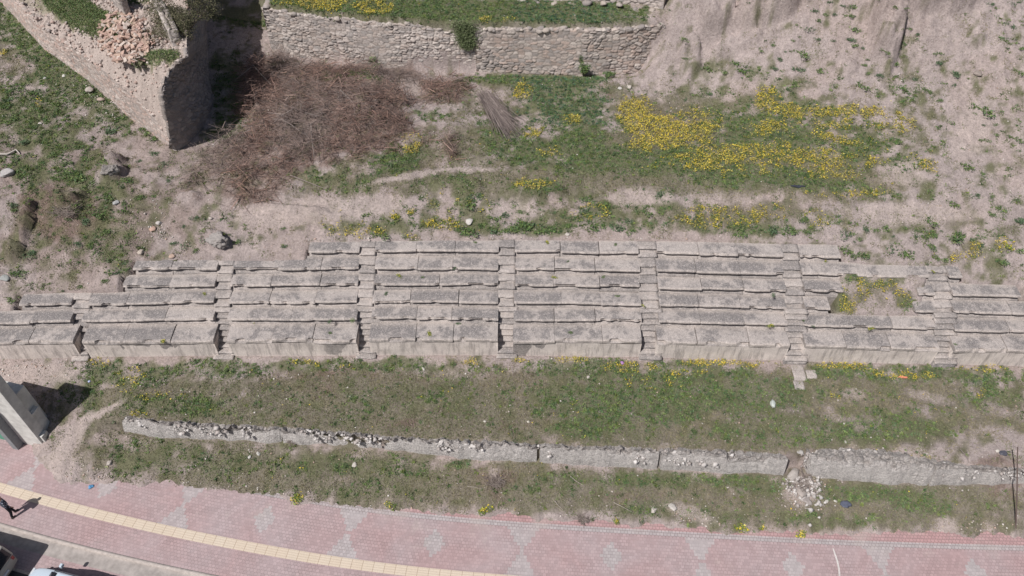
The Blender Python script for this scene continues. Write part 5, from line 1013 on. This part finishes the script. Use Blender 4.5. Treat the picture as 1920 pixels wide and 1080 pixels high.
# ------------------------------------------------------------------ gate pillars at lower left
def gate():
    b = P(70, 836, ZP+.1); r = tuple(b)
    rt_ = thing('gate_pillar', 'tall pale concrete pillar with stepped dark buttresses at the left edge', 'concrete pillar', r, math.radians(-14))
    m = MB().box(-1.05, .45, 0, .5, -.4, 5.6); bevel(obj('pillar_shaft', m.mesh('pillar_shaft'), MAT['concrete'], rt_))
    dm = MAT['concrete']
    for i, (x0, x1, z1, y1) in enumerate([(.45, .62, .9, 1.2), (.50, .50+.02, 1.0, 1.0)][:1]):
        bevel(obj('buttress', MB().box(x0+.004, x1, .1, .5, -.4, z1).mesh('buttress'), dm, rt_))
    bevel(obj('buttress', MB().box(-.35, .42, .503, 1.0, -.4, 2.2).mesh('buttress'), dm, rt_))
    bevel(obj('buttress', MB().box(-2.6, .18, .506, 1.2, -.4, 3.6).mesh('buttress'), dm, rt_))
    for i in range(5): obj('cap_rib', MB().box(-.32+i*.145, -.25+i*.145, .51, .98, 2.203, 2.24).mesh('cap_rib'), dm, rt_)
    b = P(30, 842, ZP+.05); rt2 = thing('gate_pillar', 'dark grey and green painted gate post, leftmost at the frame edge', 'gate post', tuple(b), math.radians(-14))
    bevel(obj('pillar_shaft', MB().box(-.22, .12, 0, .5, -.3, 3.2).mesh('pillar_shaft'), m_plain('grey_post', (.24, .25, .26), .8, 5, .15), rt2))
    bevel(obj('green_panel', MB().box(-1.4, -.225, .1, .2, .5, 3.0).mesh('green_panel'), MAT['greenpaint'], rt2), .01)
gate()

# ------------------------------------------------------------------ cars
def car(name, lab, loc, rz, paint, van=False):
    L, Wd, Hh = (4.4, 1.8, 1.85) if van else (4.2, 1.74, 1.46)
    root = thing(name, lab, 'car', loc, rz, None)
    pm = m_plain(name+'_paint', paint, .3, 2, .02, bumpk=0, spec=.5); gl = m_plain(name+'_glass', (.02, .024, .03), .08, 2, .02, bumpk=0, spec=.6); blk = m_plain(name+'_rubber', (.03, .03, .032), .8, 8, .1); met = m_plain(name+'_rim', (.45, .45, .46), .35, 5, .05, metal=.8, bumpk=0)
    # body: stations along x from nose (+) to tail (-)
    if van: st = [(-2.18, .82, .42, .95), (-2.1, .87, .30, 1.02), (-1.2, .89, .26, 1.05), (0, .9, .25, 1.05), (1.1, .89, .26, 1.03), (1.75, .85, .28, .95), (2.1, .76, .34, .78), (2.2, .62, .44, .66)]
    else: st = [(-2.1, .74, .40, .86), (-2.0, .82, .30, .93), (-1.2, .86, .24, .96), (0, .87, .23, .95), (.9, .86, .24, .93), (1.55, .83, .26, .86), (1.95, .74, .32, .73), (2.1, .55, .42, .60)]
    V = []
    for x, w, zb, zt_ in st:
        ring_ = [(w*.86, zb), (w, zb+.14), (w*1.0, (zb+zt_)/2), (w*.965, zt_-.07), (w*.90, zt_-.01), (w*.45, zt_+.035), (0, zt_+.045)]
        V += [(x, a, z) for a, z in ring_]+[(x, -a, z) for a, z in ring_[-2::-1]]
    n = 13; F = []
    for i in range(len(st)-1):
        for j_ in range(n): F.append((i*n+j_, i*n+(j_+1) % n, (i+1)*n+(j_+1) % n, (i+1)*n+j_))
    F += [tuple(range(n))[::-1], tuple(range((len(st)-1)*n, len(st)*n))]
    o = obj('body', mesh_np('body', V, F, smooth=True), pm, root); sm = o.modifiers.new('s', 'SUBSURF'); sm.levels = 2; sm.render_levels = 2
    # cabin
    zb = 1.0 if van else .92; 
    cs_ = [(-2.16, -2.08), (1.25, .72)] if van else [(-1.9, -1.35), (1.0, .35)]
    (b0, t0), (b1_, t1_) = cs_; wb, wt = .88 if van else .80, .82 if van else .62
    def cab(x0b, x1b, x0t, x1t, wb, wt, z0, z1):
        v = [(x0b, -wb, z0), (x1b, -wb*.96, z0), (x1b, wb*.96, z0), (x0b, wb, z0), (x0t, -wt, z1), (x1t, -wt, z1), (x1t, wt, z1), (x0t, wt, z1)]; return v, [(0, 3, 2, 1), (4, 5, 6, 7), (0, 1, 5, 4), (1, 2, 6, 5), (2, 3, 7, 6), (3, 0, 4, 7)]
    v, f = cab(b0, b1_, t0, t1_, wb, wt, zb-.06, Hh); o = obj('cabin', mesh_np('cabin', v, f), pm, root); bevel(o, .09, 4)
    Vv = [Vector(p) for p in v]
    def pane(nm, q, ins=.07, out=.006):
        c = sum(q, Vector())/4; nn = (q[1]-q[0]).cross(q[2]-q[0]).normalized()
        if nn.dot(c-Vector((-.3, 0, 1.0))) < 0: nn = -nn
        p_ = []
        for k_ in q:
            d = (c-k_); p_.append(k_+d.normalized()*ins*1.9+nn*out)
        bk = [a-nn*.03 for a in p_]; obj(nm, mesh_np(nm, [tuple(a) for a in p_+bk], [(0, 1, 2, 3), (7, 6, 5, 4), (0, 4, 5, 1), (1, 5, 6, 2), (2, 6, 7, 3), (3, 7, 4, 0)]), gl, root)
    up = Vector((0, 0, .09))
    pane('windscreen', [Vv[1]+up, Vv[2]+up, Vv[6], Vv[5]], .05); pane('rear_window', [Vv[0]+up, Vv[3]+up, Vv[7], Vv[4]], .06)
    for a, b, c, d in ((0, 1, 5, 4), (3, 2, 6, 7)):
        m1 = (Vv[a]+Vv[b])/2; m2 = (Vv[d]+Vv[c])/2
        pane('side_window', [Vv[a]+up, m1+up, m2, Vv[d]], .06); pane('side_window', [m1+up, Vv[b]+up, Vv[c], m2], .06)
    for x in (-1.3, 1.35):
        for y in (-.80, .80):
            w = obj('wheel', MB().cyl((x, y-.1, .31), (x, y+.1, .31), .31, n=28).mesh('wheel'), blk, root); bevel(w, .03, 2); s = 1 if y > 0 else -1
            obj('rim', MB().cyl((x, y+s*.085, .31), (x, y+s*.108, .31), .19, .17, n=20).mesh('rim'), met, w)
    for y in (-1, 1):
        mb = MB().add(*cab(.78, .62, .76, .64, .1, .08, zb+.02, zb+.17)); v = [(p[0], p[1]+y*1.0, p[2]) for p in mb.v]; o = obj('wing_mirror', mesh_np('wing_mirror', v, mb.f), pm, root); bevel(o, .03)
        o = obj('headlight', MB().box(1.9, 2.02, y*.58-.14, y*.58+.14, .60, .73).mesh('headlight'), m_plain('lamp_glass', (.6, .62, .65), .1, 3, .02, bumpk=0, spec=.7), root); bevel(o, .03)
        o = obj('tail_light', MB().box(-2.16 if van else -2.08, -2.02 if van else -1.94, y*.72-.07, y*.72+.07, .75, 1.02).mesh('tail_light'), m_plain('tail_glass', (.35, .03, .03), .2, 3, .02, bumpk=0, spec=.6), root); bevel(o, .02)
    obj('number_plate', MB().box(-2.215 if van else -2.12, -2.17 if van else -2.07, -.26, .26, .62, .73).mesh('number_plate'), m_plain('plate', (.62, .64, .68), .5, 3, .02, bumpk=0), root)
    return root
def on_lane(px, v, z=ZP-.11):
    p = P(px, 1060, z); i = np.argmin(((TQ-p[:2])**2).sum(1)); q = TQ[i]+TN[i]*v; d = TN[i]; return (q[0], q[1], z), math.atan2(-d[0], d[1])
def lane_at(s_off, v, z=ZP-.10):
    i = int(np.clip(s_off, 0, len(TQ)-1)); q = TQ[i]+TN[i]*v; d = TN[i]; return (float(q[0]), float(q[1]), z), math.atan2(-d[0], d[1])
def kerb_park(px, py, du, half, z=ZP-.10):
    p = P(px, py, z)[:2]; i = int(np.argmin(((TQ-p)**2).sum(1))); v = float(((p-TQ[i])*TN[i]).sum())-half
    t = np.array([TN[i][1], -TN[i][0]]); q = p+TN[i]*(-half)+t*du; return (float(q[0]), float(q[1]), z), math.atan2(t[1], t[0])
l, a = kerb_park(48, 1054, -2.2, .92); car('parked_van', 'beige parked van cut by the bottom left corner, dark rear window showing', l, a+math.pi, (.40, .38, .34), True)
l, a = kerb_park(78, 1069, 2.1, .88); car('parked_car', 'pale blue white parked car, bonnet just inside the bottom edge', l, a+math.pi, (.52, .60, .68), False)

# ------------------------------------------------------------------ person
def skin(name, pts, edges, rad, mat, parent, root=0, sub=2):
    me = bpy.data.meshes.new(name); me.from_pydata(pts, edges, []); me.update(); o = obj(name, me, mat, parent)
    m = o.modifiers.new('skin', 'SKIN'); sv = me.skin_vertices[0].data
    for i, r_ in enumerate(rad): sv[i].radius = (r_, r_) if not hasattr(r_, '__len__') else r_
    sv[root].use_root = True; s = o.modifiers.new('s', 'SUBSURF'); s.levels = sub; s.render_levels = sub; return o
def person():
    f = G(34, 973)[0]; f[2] = ZP
    r = thing('person', 'person in dark patterned jacket and dark trousers walking on the pavement', 'person', tuple(f), math.radians(-35))
    sk = m_plain('skin_tone', (.45, .29, .22), .6, 10, .05, bumpk=0); jk = NT('patterned_jacket'); p = jk.n('ShaderNodeTexCoord').outputs['Object']
    v = jk.noise(p, 14, 3, .6); jk.color(jk.mix(jk.ramp(v, [(.52, 0.0), (.58, 1.0)]), (.025, .028, .045), (.34, .36, .42))); tr = m_plain('trouser_cloth', (.018, .019, .024), .9, 10, .1); sh = m_plain('shoe', (.10, .085, .075), .7, 10, .1); hr = m_plain('hair', (.02, .016, .014), .6, 30, .2)
    # +y forward
    pts = [(0, 0, .95), (0, .01, 1.15), (0, .0, 1.35), (0, .01, 1.47), (0, .03, 1.55), (0, .05, 1.64), (0, .04, 1.71)]; e = [(0, 1), (1, 2), (2, 3), (3, 4), (4, 5), (5, 6)]; rd = [(.13, .10), (.12, .09), (.14, .09), .055, .075, .088, .06]
    for s in (-1, 1):
        b = len(pts); sw = s*.09
        pts += [(s*.17, 0, 1.38), (s*.24, -sw*.5, 1.12), (s*.24, sw*.9+.03, .90), (s*.235, sw*1.1+.05, .83)]; e += [(2, b), (b, b+1), (b+1, b+2), (b+2, b+3)]; rd += [.05, .042, .028, .03]
        for q in range(5):
            c = len(pts); dx = (-.028+.014*q); pts += [(s*.235+dx*.8, sw*1.1+.06+dx, .78), (s*.235+dx, sw*1.1+.075+dx, .735+.006*abs(q-2))]; e += [(b+3, c), (c, c+1)]; rd += [.009, .008]
        b = len(pts); pts += [(s*.09, 0, .90), (s*.10, -s*.05+.03, .50), (s*.09, -s*.13, .10)]; e += [(0, b), (b, b+1), (b+1, b+2)]; rd += [.075, .055, .035]
    skin('body', pts, e, rd, sk, r)
    pts = [(0, 0, .88), (0, .01, 1.15), (0, 0, 1.36), (0, .01, 1.46)]; e = [(0, 1), (1, 2), (2, 3)]; rd = [(.20, .15), (.20, .155), (.205, .145), (.09, .085)]
    for s in (-1, 1):
        b = len(pts); sw = s*.09; pts += [(s*.19, 0, 1.39), (s*.245, -sw*.5, 1.12), (s*.235, sw*.85+.03, .91)]; e += [(2, b), (b, b+1), (b+1, b+2)]; rd += [.075, .06, .045]
    skin('jacket', pts, e, rd, jk.m, r)
    pts = [(0, 0, .95), (0, 0, .86)]; e = [(0, 1)]; rd = [(.15, .11), (.15, .11)]
    for s in (-1, 1):
        b = len(pts); pts += [(s*.10, 0, .80), (s*.10, -s*.05+.03, .48), (s*.09, -s*.13, .09)]; e += [(1, b), (b, b+1), (b+1, b+2)]; rd += [.095, .072, .055]
    skin('trousers', pts, e, rd, tr, r)
    skin('hair', [(0, .0, 1.62), (0, -.01, 1.69), (0, .03, 1.745)], [(0, 1), (1, 2)], [.075, .088, .07], hr, r)
    for s in (-1, 1): skin('shoe', [(s*.10, -s*.13-.07, .06), (s*.10, -s*.13+.04, .05), (s*.10, -s*.13+.17, .04)], [(0, 1), (1, 2)], [.05, .048, .038], sh, r)
person()
